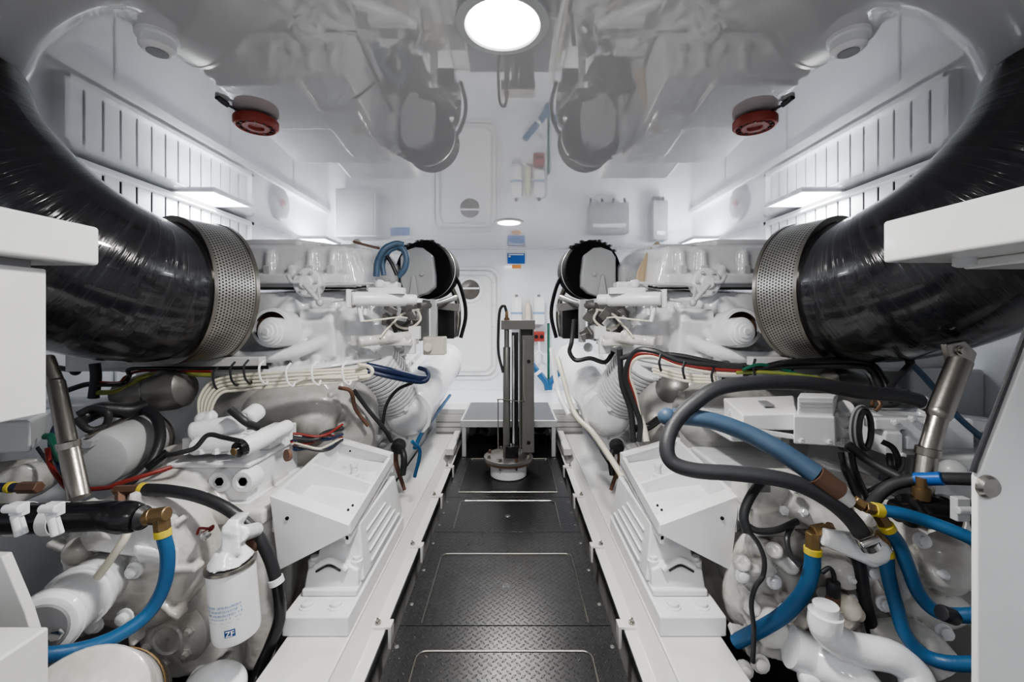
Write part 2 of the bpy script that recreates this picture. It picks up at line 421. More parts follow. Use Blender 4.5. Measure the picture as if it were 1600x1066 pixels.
# lifting post
yb = 2.92
t = thing('lifting_post', (0, yb, 0), 'tall grey hydraulic lifting post on a round flange in the walkway', 'lifting post')
m = MB(); m.lathe([(.118, 0), (.126, .006), (.126, .10)], (0, yb, 0), (0, 0, 1), 40); m.build('white_collar', M['white'], t)
m = MB(); m.lathe([(.165, .10), (.165, .112), (.158, .115)], (0, yb, 0), (0, 0, 1), 40); m.build('gasket_ring', M['copper'], t)
m = MB(); m.lathe([(.172, .115), (.172, .133), (.165, .137), (.05, .138)], (0, yb, 0), (0, 0, 1), 40); m.build('base_flange', M['steeldark'], t)
for k in range(8):
    a = 2 * PI * (k + .5) / 8
    m = MB(); p = V((math.cos(a) * .145, yb + math.sin(a) * .145, .137)); m.lathe([(.014, 0), (.014, .005), (.010, .006), (.010, .02), (0, .022)], p, (0, 0, 1), 6); m.lathe([(.006, 0), (.006, -.06)], p, (0, 0, 1), 8)
    m.build('flange_bolt', M['steel'] if k % 3 else M['copper'], t)
m = MB(); m.rcyl((-.012, yb - .02, .13), (-.012, yb - .02, .90), .026); m.build('ram_cylinder', M['steeldark'], t)
m = MB(); m.cyl((-.012, yb - .02, .90), (-.012, yb - .02, 1.02), .018); m.build('ram_rod', M['steeldark'], t)
m = MB(); m.lathe([(.028, 0), (.028, .035), (.021, .04), (.021, .075), (.013, .085), (.010, .13), (0, .131)], (-.012, yb - .02, 1.02), (0, 0, 1), 12); m.build('brass_fitting', M['brass'], t)
m = MB()
x0, x1, ya, yc = .075, .178, yb - .05, yb + .06
m.bb(x0, x1, yc - .012, yc, .17, 1.02); m.bb(x0, x0 + .010, ya, yc, .17, 1.02); m.bb(x1 - .012, x1, ya, yc, .17, 1.02)
m.bb(x0 + .02, x1 - .01, ya, ya + .01, .17, .98)
m.build('channel_post', M['postgrey'], t, bev=.003)
m = MB(); m.bb(-.05, x1 + .006, ya - .004, yc, 1.02, 1.085); m.build('head_plate', M['postgrey'], t, bev=.003)
m = MB(); m.bb(.022, .070, yb - .01, yb + .04, .17, 1.0); m.build('guide_rail', M['blackg'], t, bev=.003)
m = MB(); m.cyl((.036, yb - .035, .15), (.036, yb - .035, .98), .009); m.build('guide_rod', M['chrome'], t)
m = MB(); m.bb(-.02, .07, yb - .07, yb - .0, .14, .22); m.cyl((.015, yb - .09, .2), (.015, yb - .04, .2), .02); m.build('lower_clevis', M['blackg'], t, bev=.003)
m = MB()
m.tube([(-.012, yb - .02, 1.14), (-.03, yb - .02, 1.185), (-.06, yb - .02, 1.15), (-.070, yb - .02, 1.0), (-.068, yb - .02, .85), (-.036, yb - .03, .72)], .010)
m.build('hydraulic_hose', M['black'], t)
m = MB(); m.tube([(-.07, yb - .05, .2), (-.07, yb - .055, .5), (-.06, yb - .06, .54), (.10, yb - .062, .53), (.105, yb - .06, .60), (.105, yb - .06, .95)], .004, seg=8); m.build('thin_wire_guard', M['steel'], t)
for z in (.24, .8):
    m = MB(); m.cyl((.14, ya - .006, z), (.14, ya, z), .012); m.build('bolt_hole', M['blackg'], t)

# ---------------- back wall fittings
def sign(px0, px1, py0, py1, lab, c, nm='wall_sign', rows=2):
    a = P(px0, py0, Y1 - .01); b = P(px1, py1, Y1 - .01)
    m = MB(); m.bb(a.x, b.x, Y1 - .012, Y1 - .001, b.z, a.z)
    o = one(m, nm, c, lab, 'sign', bev=.002)
    return o, a, b
o, a, b = sign(793, 820, 396, 412, 'blue safety sign with white heading above the lifting post', M['bluebright'])
m = MB(); m.bb(a.x + .012, b.x - .012, Y1 - .015, Y1 - .012, a.z - .022, a.z - .008)
m.bb(a.x + .012, a.x + .035, Y1 - .0152, Y1 - .012, a.z - .045, a.z - .028); m.build('printed_heading', M['white'], o)
sign(800, 814, 414, 419.5, 'small orange sticker under the blue safety sign', M['orange'], 'wall_sticker')
m = MB(); m.bb(-1.38, -1.12, Y1 - .012, Y1 - .001, 1.60, 1.77); o = one(m, 'wall_sign', M['white'], 'white wall notice with a blue text block behind the left engine', 'sign', bev=.002)
m = MB(); m.bb(-1.36, -1.14, Y1 - .015, Y1 - .012, 1.63, 1.72); m.build('blue_text_block', M['bluebright'], o)
m = MB(); m.bb(-1.9, -1.45, Y1 - .25, Y1, 1.25, 1.78); o = one(m, 'wall_locker', M['greyplate'], 'grey wall locker on the back wall behind the left engine', 'locker', bev=.01)
m = MB(); m.bb(-1.88, -1.47, Y1 - .256, Y1 - .25, 1.27, 1.76); m.build('door', M['grey'], o, bev=.004)
for k, (x0, x1, z0, z1, lab) in enumerate(((.88, 1.32, 1.38, 1.72, 'wide dark breaker box with white label on the back wall behind the right engine'), (1.58, 1.75, 1.36, 1.80, 'narrow dark breaker box on the back wall behind the right engine'))):
    m = MB(); m.bb(x0, x1, Y1 - .16, Y1, z0, z1); o = one(m, 'breaker_box', M['grey'], lab, 'electrical box', bev=.012)
    m = MB(); m.bb(x0 + .04, x1 - .04, Y1 - .166, Y1 - .16, z1 - .1, z1 - .06); m.build('label_strip', M['white'], o)
    m = MB()
    for j in range(4): m.cyl((x0 + .03 + (x1 - x0 - .06) * j / 3, Y1 - .08, z0), (x0 + .03 + (x1 - x0 - .06) * j / 3, Y1 - .08, z0 - .06), .014)
    m.build('cable_gland', M['black'], o)
# filter cartridges
for k, (px, lab, h) in enumerate(((807, 'left white filter cylinder on the back wall behind the post', .36), (842, 'right white filter cylinder above the red handle', .30))):
    c = P(px, 497, 4.62); top = 1.33
    m = MB(); m.lathe([(.055, -h), (.062, -h + .01), (.062, -.02), (.05, 0), (0, .003)], (c.x, 4.62, top), (0, 0, 1), 24)
    o = one(m, 'fuel_filter', M['white'], lab, 'filter')
    m = MB(); m.lathe([(.018, 0), (.018, .03), (0, .031)], (c.x, 4.62, top), (0, 0, 1), 12); m.build('bleed_knob', M['steeldark'], o)
    m = MB(); m.lathe([(.063, -.19), (.063, -.165)], (c.x, 4.62, top), (0, 0, 1), 24, cap=False)
    m.build('blue_band', M['ink'], o)
    m = MB(); m.bb(c.x - .05, c.x + .05, 4.64, 4.75, top - h - .02, top - h + .02); m.build('bracket', M['greyplate'], o, bev=.004)
c = P(825, 497, 4.64)
m = MB(); m.lathe([(.03, -.3), (.042, -.28), (.042, -.04), (.02, 0), (.012, .03), (0, .031)], (c.x, 4.66, 1.27), (0, 0, 1), 20); m.bb(c.x - .02, c.x + .02, 4.66, 4.75, 1.1, 1.14)
one(m, 'separator_bowl', M['cream'], 'beige bowl between the two white filter cylinders', 'filter')
c = P(842, 526, 4.6); m = MB(); m.box((c.x, 4.66, c.z), (.12, .16, .11)); o = one(m, 'shutoff_box', M['red'], 'small red box under the right white filter cylinder', 'box', bev=.008)
for j in range(2):
    m = MB(); m.cyl((c.x - .03 + .06 * j, 4.58, c.z), (c.x - .03 + .06 * j, 4.57, c.z), .02); m.build('knob', M['blackg'], o)
m = MB(); m.tube([P(842, 533, 4.6), P(842, 548, 4.6), P(836, 556, 4.6), P(836, 575, 4.65)], .012); m.tube([P(842, 548, 4.6), P(850, 556, 4.62)], .01); one(m, 'drain_valve', M['white'], 'white drain cock hanging under the small red box', 'valve')
m = MB(); m.tube([P(857, 505, 4.68), P(857, 606, 4.68)], .014); one(m, 'vertical_pipe', M['green'], 'thin green vertical pipe on the back wall right of the post', 'pipe')
m = MB(); m.tube([P(820, 556, 4.6), P(835, 575, 4.6), P(852, 596, 4.6), P(856, 609, 4.6)], .036)
o = one(m, 'hose_branch', M['blue'], 'left arm of the blue hose fork on the back wall', 'hose')
m = MB(); m.tube([P(880, 577, 4.6), P(868, 588, 4.6), P(860, 598, 4.6), P(858, 609, 4.6)], .034)
one(m, 'hose_branch', M['blue'], 'right arm of the blue hose fork on the back wall', 'hose')
m = MB(); c = P(843, 585, 4.6); m.tube([P(839, 580, 4.6), P(842, 584, 4.6)], .039); m.build('hose_clip', M['white'], o)

# ---------------- ceiling fittings
def downlight(x, y, r, lab, e):
    t = thing('ceiling_downlight', (x, y, ZC), lab, 'ceiling light', 'round downlights in the ceiling')
    m = MB(); m.lathe([(r, .004), (r + .004, .010), (r * 1.28, .006), (r * 1.3, 0), (r, 0)], (x, y, ZC - .0005), (0, 0, -1), 48, cap=False); m.build('trim_ring', M['greyplate'], t)
    m = MB(); m.lathe([(0, .006), (r, .006), (r, .001)], (x, y, ZC), (0, 0, -1), 48); m.build('diffuser', M['glow'], t)
    L = bpy.data.lights.new('lamp', 'AREA'); L.shape = 'DISK'; L.size = r * 2; L.energy = e; L.color = (1, .97, .93)
    lo = bpy.data.objects.new('downlight_lamp', L); col.objects.link(lo); lo.location = (x, y, ZC - .03); L.spread = math.radians(170)
downlight(0, 1.10, .096, 'large bright round downlight over the near walkway', 30)
downlight(0, 3.38, .092, 'small distant round downlight near the back wall', 24)
downlight(0, -.7, .096, 'unseen round fill light added in the ceiling behind the lens', 10)  # fill lamp added out of view behind the camera
def panel(x, y, w, l, lab, e):
    t = thing('ceiling_panel_light', (x, y, ZC), lab, 'panel light', 'rectangular panel lights along the ceiling edges')
    m = MB()
    for a in ((x - w / 2 - .012, x - w / 2, y - l / 2 - .012, y + l / 2 + .012), (x + w / 2, x + w / 2 + .012, y - l / 2 - .012, y + l / 2 + .012), (x - w / 2, x + w / 2, y - l / 2 - .012, y - l / 2), (x - w / 2, x + w / 2, y + l / 2, y + l / 2 + .012)):
        m.bb(a[0], a[1], a[2], a[3], ZC - .014, ZC)
    m.build('frame', M['white'], t)
    m = MB(); m.bb(x - w / 2, x + w / 2, y - l / 2, y + l / 2, ZC - .012, ZC - .002); m.build('diffuser', M['glowled'], t)
    L = bpy.data.lights.new('lamp', 'AREA'); L.shape = 'RECTANGLE'; L.size = w; L.size_y = l; L.energy = e; L.color = (.93, .97, 1)
    lo = bpy.data.objects.new('panel_lamp', L); col.objects.link(lo); lo.location = (x, y, ZC - .04)
for s, n in ((-1, 'left'), (1, 'right')):
    panel(s * 1.91, 2.70, .24, .34, 'glowing rectangular panel light over the %s engine' % n, 13)
    panel(s * 1.91, 4.2, .24, .34, 'rectangular panel light by the back corner over the %s engine' % n, 22)
    panel(s * 1.0, -.4, .24, .34, 'unseen rectangular fill light added behind the lens on the %s side' % n, 9)  # added fill panels, never in view
    t = thing('smoke_detector', (s * .955, 1.15, ZC), 'round white smoke detector on the %s half of the ceiling' % n, 'smoke detector', 'smoke detectors on the ceiling')
    m = MB(); m.lathe([(.050, 0), (.050, .01), (.042, .014), (.042, .036), (.030, .046), (0, .047)], (s * .955, 1.15, ZC), (0, 0, -1), 32); m.build('housing', M['white'], t)
    m = MB(); m.lathe([(.025, .044), (.025, .0485), (0, .049)], (s * .955, 1.15, ZC), (0, 0, -1), 28); m.build('sensor_grille', M['grey'], t)
    c = V((s * .965, 1.61, ZC - .026))
    t = thing('alarm_sounder', c, 'flat round red alarm sounder under the %s half of the ceiling' % n, 'alarm', 'red alarm sounders under the ceiling')
    m = MB(); m.lathe([(.03, .026), (.03, .018), (.073, .016), (.078, .010), (.078, -.010), (.073, -.018), (.067, -.020), (.063, -.013), (.050, -.013), (.047, -.018), (.028, -.018), (.025, -.011), (0, -.011)], c, (0, 0, 1), 40); m.build('housing', M['red'], t)
    for k in range(12):
        a = k * PI / 6; q = MB(); q.sph(c + V((math.cos(a) * .0565, math.sin(a) * .0565, -.015)), .006, 8); q.build('sounder_slot', M['blackg'], t)
    m = MB(); m.tube([c + V((s * .045, -.15, .022)), c + V((s * .04, -.12, .016)), c + V((s * .03, -.09, .014)), c + V((s * .02, -.07, .012))], .006, seg=8, rfun=lambda u: .010 if u < .5 else .0045); m.build('cable', M['black'], t)
# ================================================================== engines
def L(px, py, d):
    """the left-hand engine's spot as seen in the photo, in world coordinates"""
    return P(px, py, d)
R8 = Matrix.Rotation(math.radians(7), 4, 'X')
def engine(s, n):
    t = thing('marine_engine', (-1.2, 2.8, -.3), 'big white marine diesel engine on the %s of the walkway' % n, 'engine', 's' if 0 else None, s)
    g = lambda: MB(-s)
    E = M['engine']
    def tilt(m, c):
        c = V(c); m.xf = Matrix.Translation(c) @ R8 @ Matrix.Translation(-c)
    # cylinder block, flanks
    m = g(); tilt(m, (-1.15, 2.2, .6)); m.bb(-1.58, -.80, 2.15, 3.75, .0, .62)
    for k in range(5): m.bb(-.82, -.775, 2.3 + k * .28, 2.36 + k * .28, .05, .6)
    m.bb(-1.6, -.77, 2.15, 3.7, .30, .36)
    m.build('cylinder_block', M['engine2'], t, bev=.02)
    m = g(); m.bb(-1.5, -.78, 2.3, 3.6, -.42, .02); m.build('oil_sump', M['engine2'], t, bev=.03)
    # flywheel housing
    m = g(); c = (-1.12, 1.93, .56)
    m.lathe([(0, .0), (.20, .0), (.24, .03), (.33, .06), (.40, .14), (.44, .2), (.44, .3)], c, (0, 1, 0), 48)
    for k in range(14):
        a = 2 * PI * k / 14 + .1; p = V(c) + V((math.cos(a) * .34, .07, math.sin(a) * .34)); m.box(p, (.03, .12, .03), (0, -a, 0)); m.sph(p + V((math.cos(a) * .05, .07, math.sin(a) * .05)), .03, 10)
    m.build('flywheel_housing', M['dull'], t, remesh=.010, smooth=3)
    # manifold case on top
    m = g(); tilt(m, (-1.1, 2.1, 1.3))
    m.hexa([(-1.55, 2.05, 1.255), (-.745, 2.05, 1.255), (-.76, 3.0, 1.255), (-1.55, 3.0, 1.255), (-1.5, 2.08, 1.46), (-.80, 2.08, 1.46), (-.82, 2.98, 1.46), (-1.5, 2.98, 1.46)])
    m.box((-1.25, 2.3, 1.47), (.42, .4, .05)); m.box((-.95, 2.6, 1.46), (.22, .5, .05)); m.box((-1.15, 2.045, 1.30), (.75, .05, .05))
    for x in (-1.17, -.965, -.86):
        m.cyl((x, 2.055, 1.28), (x, 2.07, 1.42), .03, .022, 12); m.sph((x, 2.07, 1.42), .024, 10)
    m.cyl((-1.05, 2.02, 1.35), (-1.05, 2.1, 1.35), .02); m.cyl((-1.33, 2.02, 1.33), (-1.33, 2.12, 1.33), .05)
    m.build('intake_manifold', E, t, remesh=.009, smooth=5)
    for x, z in ((-1.17, 1.40), (-.965, 1.40), (-.86, 1.40)):
        q = g(); tilt(q, (-1.1, 2.1, 1.3)); q.box((x, 2.035, z - .06), (.034, .02, .05)); q.build('manifold_lug', M['greyplate'], t, bev=.006)
    m = g(); tilt(m, (-1.1, 2.1, 1.3)); m.bb(-1.5, -.742, 2.047, 3.0, 1.243, 1.249); m.build('joint_line', M['grey'], t)
    # turbo housing: domed casting with a bolted rim
    m = g(); c = V((-1.12, 2.42, .90)); m.xf = Matrix.Translation(c) @ Matrix.Rotation(math.radians(6), 4, 'X') @ Matrix.Rotation(math.radians(-2), 4, 'Y') @ Matrix.Diagonal((1, .95, 1, 1))
    m.lathe([(.50, -.035), (.53, -.03), (.53, .012), (.50, .02), (.47, .03), (.45, .09), (.42, .16), (.40, .30), (.37, .36), (0, .37)], (0, 0, 0), (0, 0, 1), 56)
    m.box((.0, -.35, .14), (.6, .16, .22), (.25, 0, 0)); m.box((.22, -.30, .16), (.16, .28, .24)); m.box((-.28, -.36, .12), (.14, .2, .28))
    m.cyl((-.06, -.47, .16), (.10, -.35, .31), .03, .05); m.cyl((.05, -.5, .05), (.3, -.36, .3), .025)
    for k in range(20):
        a = PI + PI * (k + .5) / 20 * 1.15 - .25; m.cyl((math.cos(a) * .485, math.sin(a) * .485, -.02), (math.cos(a) * .485, math.sin(a) * .485, .055), .024, .02, 10)
    m.tube([(-.28, -.42, .12), (-.1, -.52, .075), (.12, -.50, .08), (.25, -.42, .13)], .03)
    m.build('turbo_housing', E, t, remesh=.009, smooth=4)
    # rim bolts underneath
    for k in range(13):
        a = PI + PI * (k + .5) / 13 * 1.1 - .15; q = g(); q.xf = m.xf
        q.lathe([(.032, 0), (.032, -.016), (.024, -.018), (.024, -.05), (.015, -.052), (.015, -.062), (0, -.063)], (math.cos(a) * .495, math.sin(a) * .495, -.03), (0, 0, 1), 8)
        q.build('rim_bolt', M['engine'], t)
    m2 = g(); m2.xf = m.xf; m2.lathe([(.535, .001), (.535, -.004)], (0, 0, 0), (0, 0, 1), 56, cap=False); m2.build('rim_seal', M['grey'], t)
    m = g(); m.xf = m2.xf; m.lathe([(.44, -.035), (.46, -.09), (.46, -.17), (.40, -.26), (0, -.27)], (0, 0, 0), (0, 0, 1), 48); m.build('lower_casing', M['engine2'], t)
    # round service boss with studs
    m = g(); c = L(478, 441, 1.98); m.lathe([(0, -.015), (.03, -.015), (.034, 0), (.062, 0), (.070, .01), (.070, .06)], c, (0, 1, 0), 28)
    m.build('service_cover', E, t, bev=.003)
    for k in range(6):
        a = k * PI / 3; q = g(); q.bolt(c + V((math.cos(a) * .05, 0, math.sin(a) * .05)), (0, -1, 0), .007, .012); q.build('cover_stud', M['greyplate'], t)
    q = g(); q.tube([c + V((-.02, -.02, 0)), c + V((-.05, -.035, .0)), c + V((-.07, -.03, .03))], .009); q.build('drain_elbow', M['greyplate'], t)
    # oil filler plug recessed by the pipe collar
    c = L(424, 512, 1.88)
    m = g(); m.lathe([(.072, -.006), (.086, -.006), (.09, .0), (.09, .12)], c, (0, 1, -.1), 36, cap=False); m.build('filler_socket', M['engine'], t)
    m = g(); m.lathe([(0, .03), (.082, .03)], c, (0, 1, -.1), 36); m.build('filler_recess', M['rust'], t)
    c = L(414, 518, 1.80); m = g(); m.lathe([(0, 0), (.014, 0), (.016, .004), (.030, .006), (.034, .012), (.045, .014), (.048, .022), (.056, .025), (.058, .034), (.064, .037), (.066, .10), (.066, .16)], c, (.12, 1, -.06), 36)
    m.build('filler_cap', E, t)
    q = g(); q.lathe([(.008, -.003), (.012, -.003), (.012, .002)], c, (.12, 1, -.06), 16); q.build('cap_centre', M['greyplate'], t)
    # actuator with rod and linkage
    a, b = L(549, 467, 1.92), L(634, 468, 2.06)
    if s > 0: pass
    m = g(); m.rcyl(a, b, .034, .006); m.rcyl(b, b + V((.05, .02, 0)), .026, .008); m.box(a + V((-.004, 0, 0)), (.014, .075, .085)); m.box((a + b) / 2 + V((.03, .02, .04)), (.17, .05, .03))
    m.build('actuator_cylinder', M['white'], t, bev=.003)
    for zz in (-.033, .033):
        q = g(); q.cyl(a + V((-.02, 0, zz)), a + V((.02, 0, zz)), .007, seg=10); q.build('tie_rod', M['steeldark'], t)
    e = L(500, 473, 1.90)
    q = g(); q.cyl(a, e, .007); q.sph(e, .018, 12); q.cyl(e, L(475, 445, 1.92), .010); q.box(e + V((.035, 0, 0)), (.035, .02, .022)); q.build('linkage_rod', M['greyplate'], t)
    for zz in ((560, 478, 1.95, 566, 503, 1.95), (571, 478, 1.97, 570, 492, 1.97)):
        q = g(); q.tube([P(*zz[:3]), P(*zz[3:])], .010); q.build('air_fitting', M['white'], t)
    q = g(); q.tube([L(568, 502, 1.93), L(590, 500, 1.95), L(622, 496, 2.05), L(636, 497, 2.1)], .0045, seg=8); q.build('thin_air_line', M['cable'], t)
    q = g(); q.tube([L(622, 497, 2.1), L(604, 515, 2.05), L(594, 528, 2.03)], .005, seg=8); q.build('thin_air_line', M['cable'], t)
    q = g(); q.tube([L(500, 468, 1.96), L(498, 450, 1.98), L(512, 445, 2.0), L(560, 444, 2.05), L(590, 442, 2.1)], .006, seg=8); q.build('rigid_air_line', M['greyplate'], t)
    q = g(); q.tube([L(652, 485, 2.3), L(657, 500, 2.25), L(640, 513, 2.25), L(622, 510, 2.25), L(618, 500, 2.3), L(635, 488, 2.35), L(655, 484, 2.4)], .0065, seg=8); q.build('coiled_air_line', M['cable'], t)
    # casting ridge & lower platform
    m = g()
    m.box(L(600, 448, 2.15), (.16, .08, .045)); m.rcyl(L(592, 450, 2.1), L(592, 437, 2.1), .022, .005)
    m.build('valve_head', M['engine'], t, remesh=.006, smooth=2)
    m = g(); m.box(L(568, 532, 2.05), (.10, .07, .05)); m.sph(L(607, 524, 2.08), .028)
    m.cyl(L(560, 535, 2.0), L(640, 525, 2.15), .026)
    m.box(L(625, 535, 2.2), (.16, .2, .03))
    m.build('control_valve_body', M['grime'], t, remesh=.006, smooth=2)
    q = g(); q.box(L(641, 540, 2.18), (.055, .045, .085)); q.box(L(648, 520, 2.25), (.06, .04, .07)); q.build('small_terminal_box', M['white'], t, bev=.004)
    q = g(); s < 0 and q.box(L(680, 540, 2.55), (.13, .1, .11)); q.cyl(L(668, 543, 2.49), L(668, 543, 2.46), .028); q.build('small_pump' if s < 0 else 'pump_cap', M['cream'] if s < 0 else M['greyplate'], t, bev=.008)
    q = g(); q.bb(L(672, 500, 2.55).x, L(681, 500, 2.55).x, 2.55, 2.62, .95, L(675, 468, 2.55).z); q.build('upright_strut', M['greyplate'], t, bev=.003)
    # clutter of dark brackets behind the actuator
    m = g()
    for k in range(16):
        px = 598 + random.random() * 75; py = 478 + random.random() * 50; d = 2.25 + random.random() * .35
        q = g(); q.box(L(px, py, d), (.02 + .05 * random.random(), .05, .02 + .05 * random.random()), (random.random(), random.random(), random.random())); q.build('small_bracket', M['steeldark'] if k % 3 else M['greyplate'], t, bev=.004)
    m.bb(-.90, -.56, 2.7, 2.95, .95, 1.2)
    m.build('dark_bracket_block', M['steeldark'], t, bev=.004)
    # alternator belt case: grey cover in front of a black drum
    c = L(662, 421, 2.78)
    m = g(); m.lathe([(.10, -.02), (.185, -.01), (.195, .01), (.195, .05), (.183, .055), (.183, .075), (.195, .08), (.195, .20), (.18, .21), (0, .21)], c, (.12, 1, 0), 48); m.build('belt_drum', M['matte'], t)
    q = g(); q.lathe([(.199, .052), (.201, .062), (.199, .072)], c, (.12, 1, 0), 48, cap=False); q.build('drum_band', M['greyplate'], t)
    pts = [(632, 392), (648, 386), (660, 387), (675, 398), (679, 430), (679, 448), (668, 458), (650, 464), (632, 460), (625, 440), (625, 402)]
    m = g(); m.prism([L(a, b, 2.66) for a, b in pts], (0, .09, 0)); m.build('belt_cover_plate', M['greyplate'], t, bev=.012)
    m = g(); m.prism([L(a, b, 2.655) for a, b in ((645, 430), (649, 430), (655, 464), (640, 464))], (0, -.03, 0)); m.cyl(L(659, 428, 2.66), L(659, 428, 2.64), .014); m.build('cover_rib', M['greyplate'], t, bev=.006)
    # crinkled hose hood over the drum
    for k in range(9):
        a = math.radians(50 + k * 11); q = g(); r = .205; p = c + V((math.cos(a) * r, .02, math.sin(a) * r)); q.sph(p + V((random.uniform(-.01, .01), 0, -.006 + random.uniform(-.008, .004))), .012 + .008 * random.random(), 7, (1.6, 1.5, .7)); q.build('foam_tuft', M['black'], t)
    q = g(); q.tube([L(712, 432, 2.9), L(720, 450, 2.95), L(727, 478, 3.0), L(727, 500, 3.0), L(720, 528, 3.0)], .014); q.build('belt', M['blackg'], t)
    q = g(); q.tube([L(706, 450, 2.95), L(714, 470, 3.0), L(716, 500, 3.0), L(712, 525, 3.0)], .022); q.build('belt_guard_rim', M['steel'], t)
    q = g(); q.box(L(697, 504, 2.95), (.15, .25, .22)); q.build('black_module', M['blackg'], t, bev=.01)
    q = g(); q.box(L(690, 478, 2.75), (.24, .1, .05), (0, .12, 0)); q.tube([L(655, 478, 2.5), L(680, 476, 2.6), L(712, 465, 2.8)], .02); q.build('tensioner_arm', M['steeldark'], t, bev=.004)
    # air trunk behind the actuator and tan seal strip
    if s < 0:
        q = g(); q.tube([L(556, 380, 2.5), L(566, 395, 2.45), L(575, 420, 2.4), L(577, 445, 2.4)], .03); q.build('curved_seal_strip', M['cable'], t)
    else:
        q = g(); q.tube([L(560, 385, 2.5), L(570, 398, 2.4), L(583, 425, 2.35), L(586, 447, 2.3)], .026); q.build('curved_seal_strip', M['silicone'], t)
    m = g(); tilt(m, (-1.1, 2.1, 1.3)); m.bb(-1.3, -.72, 2.7, 3.4, .95, 1.38); m.build('rear_manifold', E, t, bev=.04)
    # ribbed cooler bellows
    p0, p1 = L(572, 556, 2.2), L(628, 628, 2.55)
    m = g(); pr = []; Ln = (p1 - p0).length
    for k in range(16): pr += [(.150, Ln * (k + .1) / 16), (.150, Ln * (k + .62) / 16), (.118, Ln * (k + .7) / 16), (.118, Ln * (k + 1) / 16)]
    m.lathe(pr, p0, p1 - p0, 40); m.build('ribbed_bellows', M['engine'], t)
    # long cooler tube beside the walkway
    p0, p1 = V((-.60, 2.40, .52)), V((-.57, 3.95, .74))
    ax = (p1 - p0)
    m = g(); m.lathe([(.10, .05), (.148, .06), (.152, .10), (.145, .11), (.148, .5), (.150, 1.2), (.16, 1.21), (.16, 1.27), (.15, 1.28), (.15, 1.42), (.06, 1.45)], p0, ax, 40)
    m.box(p0 + ax * .5 + V((-.08, 0, .06)), (.14, 1.1, .10), (.135, 0, 0))
    m.build('cooler_tube', M['engine'], t)
    c = p0
    m = g(); m.lathe([(.0, -.0), (.06, .0), (.10, .012), (.125, .04), (.134, .07), (.134, .12)], c, ax, 32)
    m.cyl(c + V((.02, -.0, .06)), c + V((.02, -.03, .062)), .014); m.build('cooler_end_cap', M['engine'], t)
    for k in range(8):
        a = 2 * PI * k / 8; q = g(); q.bolt(c + V((math.cos(a) * .135, .085, math.sin(a) * .135)), (0, -1, 0), .008, .014); q.build('end_cap_bolt', M['greyplate'], t)
    q = g(); e = p0 + V((-.02, -.01, -.14)); q.rcyl(e, e + V((.0, -.05, -.02)), .04, .01); q.tube([e, e + V((.04, -.06, -.06)), e + V((.03, -.05, -.16))], .018); q.build('drain_plug', M['black'], t)
    q = g(); q.tube([e + V((-.03, .04, -.02)), e + V((-.03, .03, -.12)), e + V((.02, .03, -.28))], .014, rfun=lambda u: .018 - .008 * u); q.build('corroded_drain_pipe', M['rust'], t)
    # lower flank: pump boxes under the cooler
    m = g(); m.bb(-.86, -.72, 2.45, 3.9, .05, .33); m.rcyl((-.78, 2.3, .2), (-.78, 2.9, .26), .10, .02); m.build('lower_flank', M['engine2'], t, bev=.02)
    # oil pan bulge behind the wiring, in the shaded casting paint
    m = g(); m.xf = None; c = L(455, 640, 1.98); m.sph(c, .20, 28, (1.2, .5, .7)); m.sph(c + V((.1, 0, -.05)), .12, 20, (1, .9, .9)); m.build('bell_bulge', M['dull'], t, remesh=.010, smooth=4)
    # grey crank pulley outboard
    c = L(243, 612, 2.0); m = g(); c = L(186, 618, 1.75); m.lathe([(.03, -.02), (.05, .0), (.075, .08), (.085, .14), (.082, .145), (.088, .15), (.09, .22), (.08, .26), (.05, .285), (0, .29)], c, (1, .1, .12), 40); m.build('grey_pulley', M['steeldark'], t)
    # rails under the collar
    m = g(); m.box(L(285, 566, 1.85), (.72, .05, .05)); m.box(L(220, 560, 1.95), (.5, .2, .10)); m.box(L(330, 580, 1.9), (.5, .03, .03)); m.build('wiring_rail', M['engine2'], t, bev=.006)
    m = g(); m.cyl(L(160, 540, 2.0), L(175, 575, 2.0), .05); m.cyl(L(205, 548, 2.0), L(200, 580, 2.0), .04); m.build('rail_stub', M['grime'], t, bev=.006)
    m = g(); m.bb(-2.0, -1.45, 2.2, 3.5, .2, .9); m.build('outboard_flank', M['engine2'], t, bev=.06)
    return t
engine(-1, 'left'); engine(1, 'right')

# ================================================================== exhaust elbows with perforated collars
def exhaust(s, n):
    g = lambda: MB(s)
    c0 = V((1.345, 1.895, 1.215)); c1 = V((1.40, 1.72, 1.215))
    t = thing('exhaust_pipe', c1, 'huge black shrink-wrapped exhaust elbow sweeping up over the %s engine' % n, 'exhaust pipe', None, s)
    m = g(); pth = [c0, c1, (1.415, 1.60, 1.215), (1.45, 1.46, 1.255), (1.53, 1.34, 1.345), (1.635, 1.26, 1.485), (1.73, 1.21, 1.65), (1.79, 1.18, 1.86)]
    m.tube(pth, .29, seg=64, sub=14, rfun=lambda u: .285 if u > .2 else .27); m.build('wrapped_elbow', M['wrap'], t, ang=60)
    m = g(); ax = c0 - c1 + V((-.02, 0, 0))
    m.lathe([(.302, 0), (.302, .012)], c1, ax, 96, cap=False); m.lathe([(.285, .0), (.308, .0), (.308, .014), (.304, .016)], c1, ax, 96, cap=False); m.lathe([(.304, .165), (.309, .167), (.309, .183), (.304, .185)], c1, ax, 96, cap=False); m.build('collar_rim', M['steel'], t)
    m = g(); m.lathe([(.305, .014), (.305, .167)], c1, ax, 96, cap=False); m.build('perforated_collar', M['perf'], t)
    m = g(); m.lathe([(.27, .012), (.285, .012)], c1, ax, 96, cap=False); m.lathe([(.302, .17), (.303, .175), (.303, .18)], c1, ax, 64, cap=False); m.build('collar_lining', M['rust'], t)
    return t
exhaust(-1, 'left'); exhaust(1, 'right')

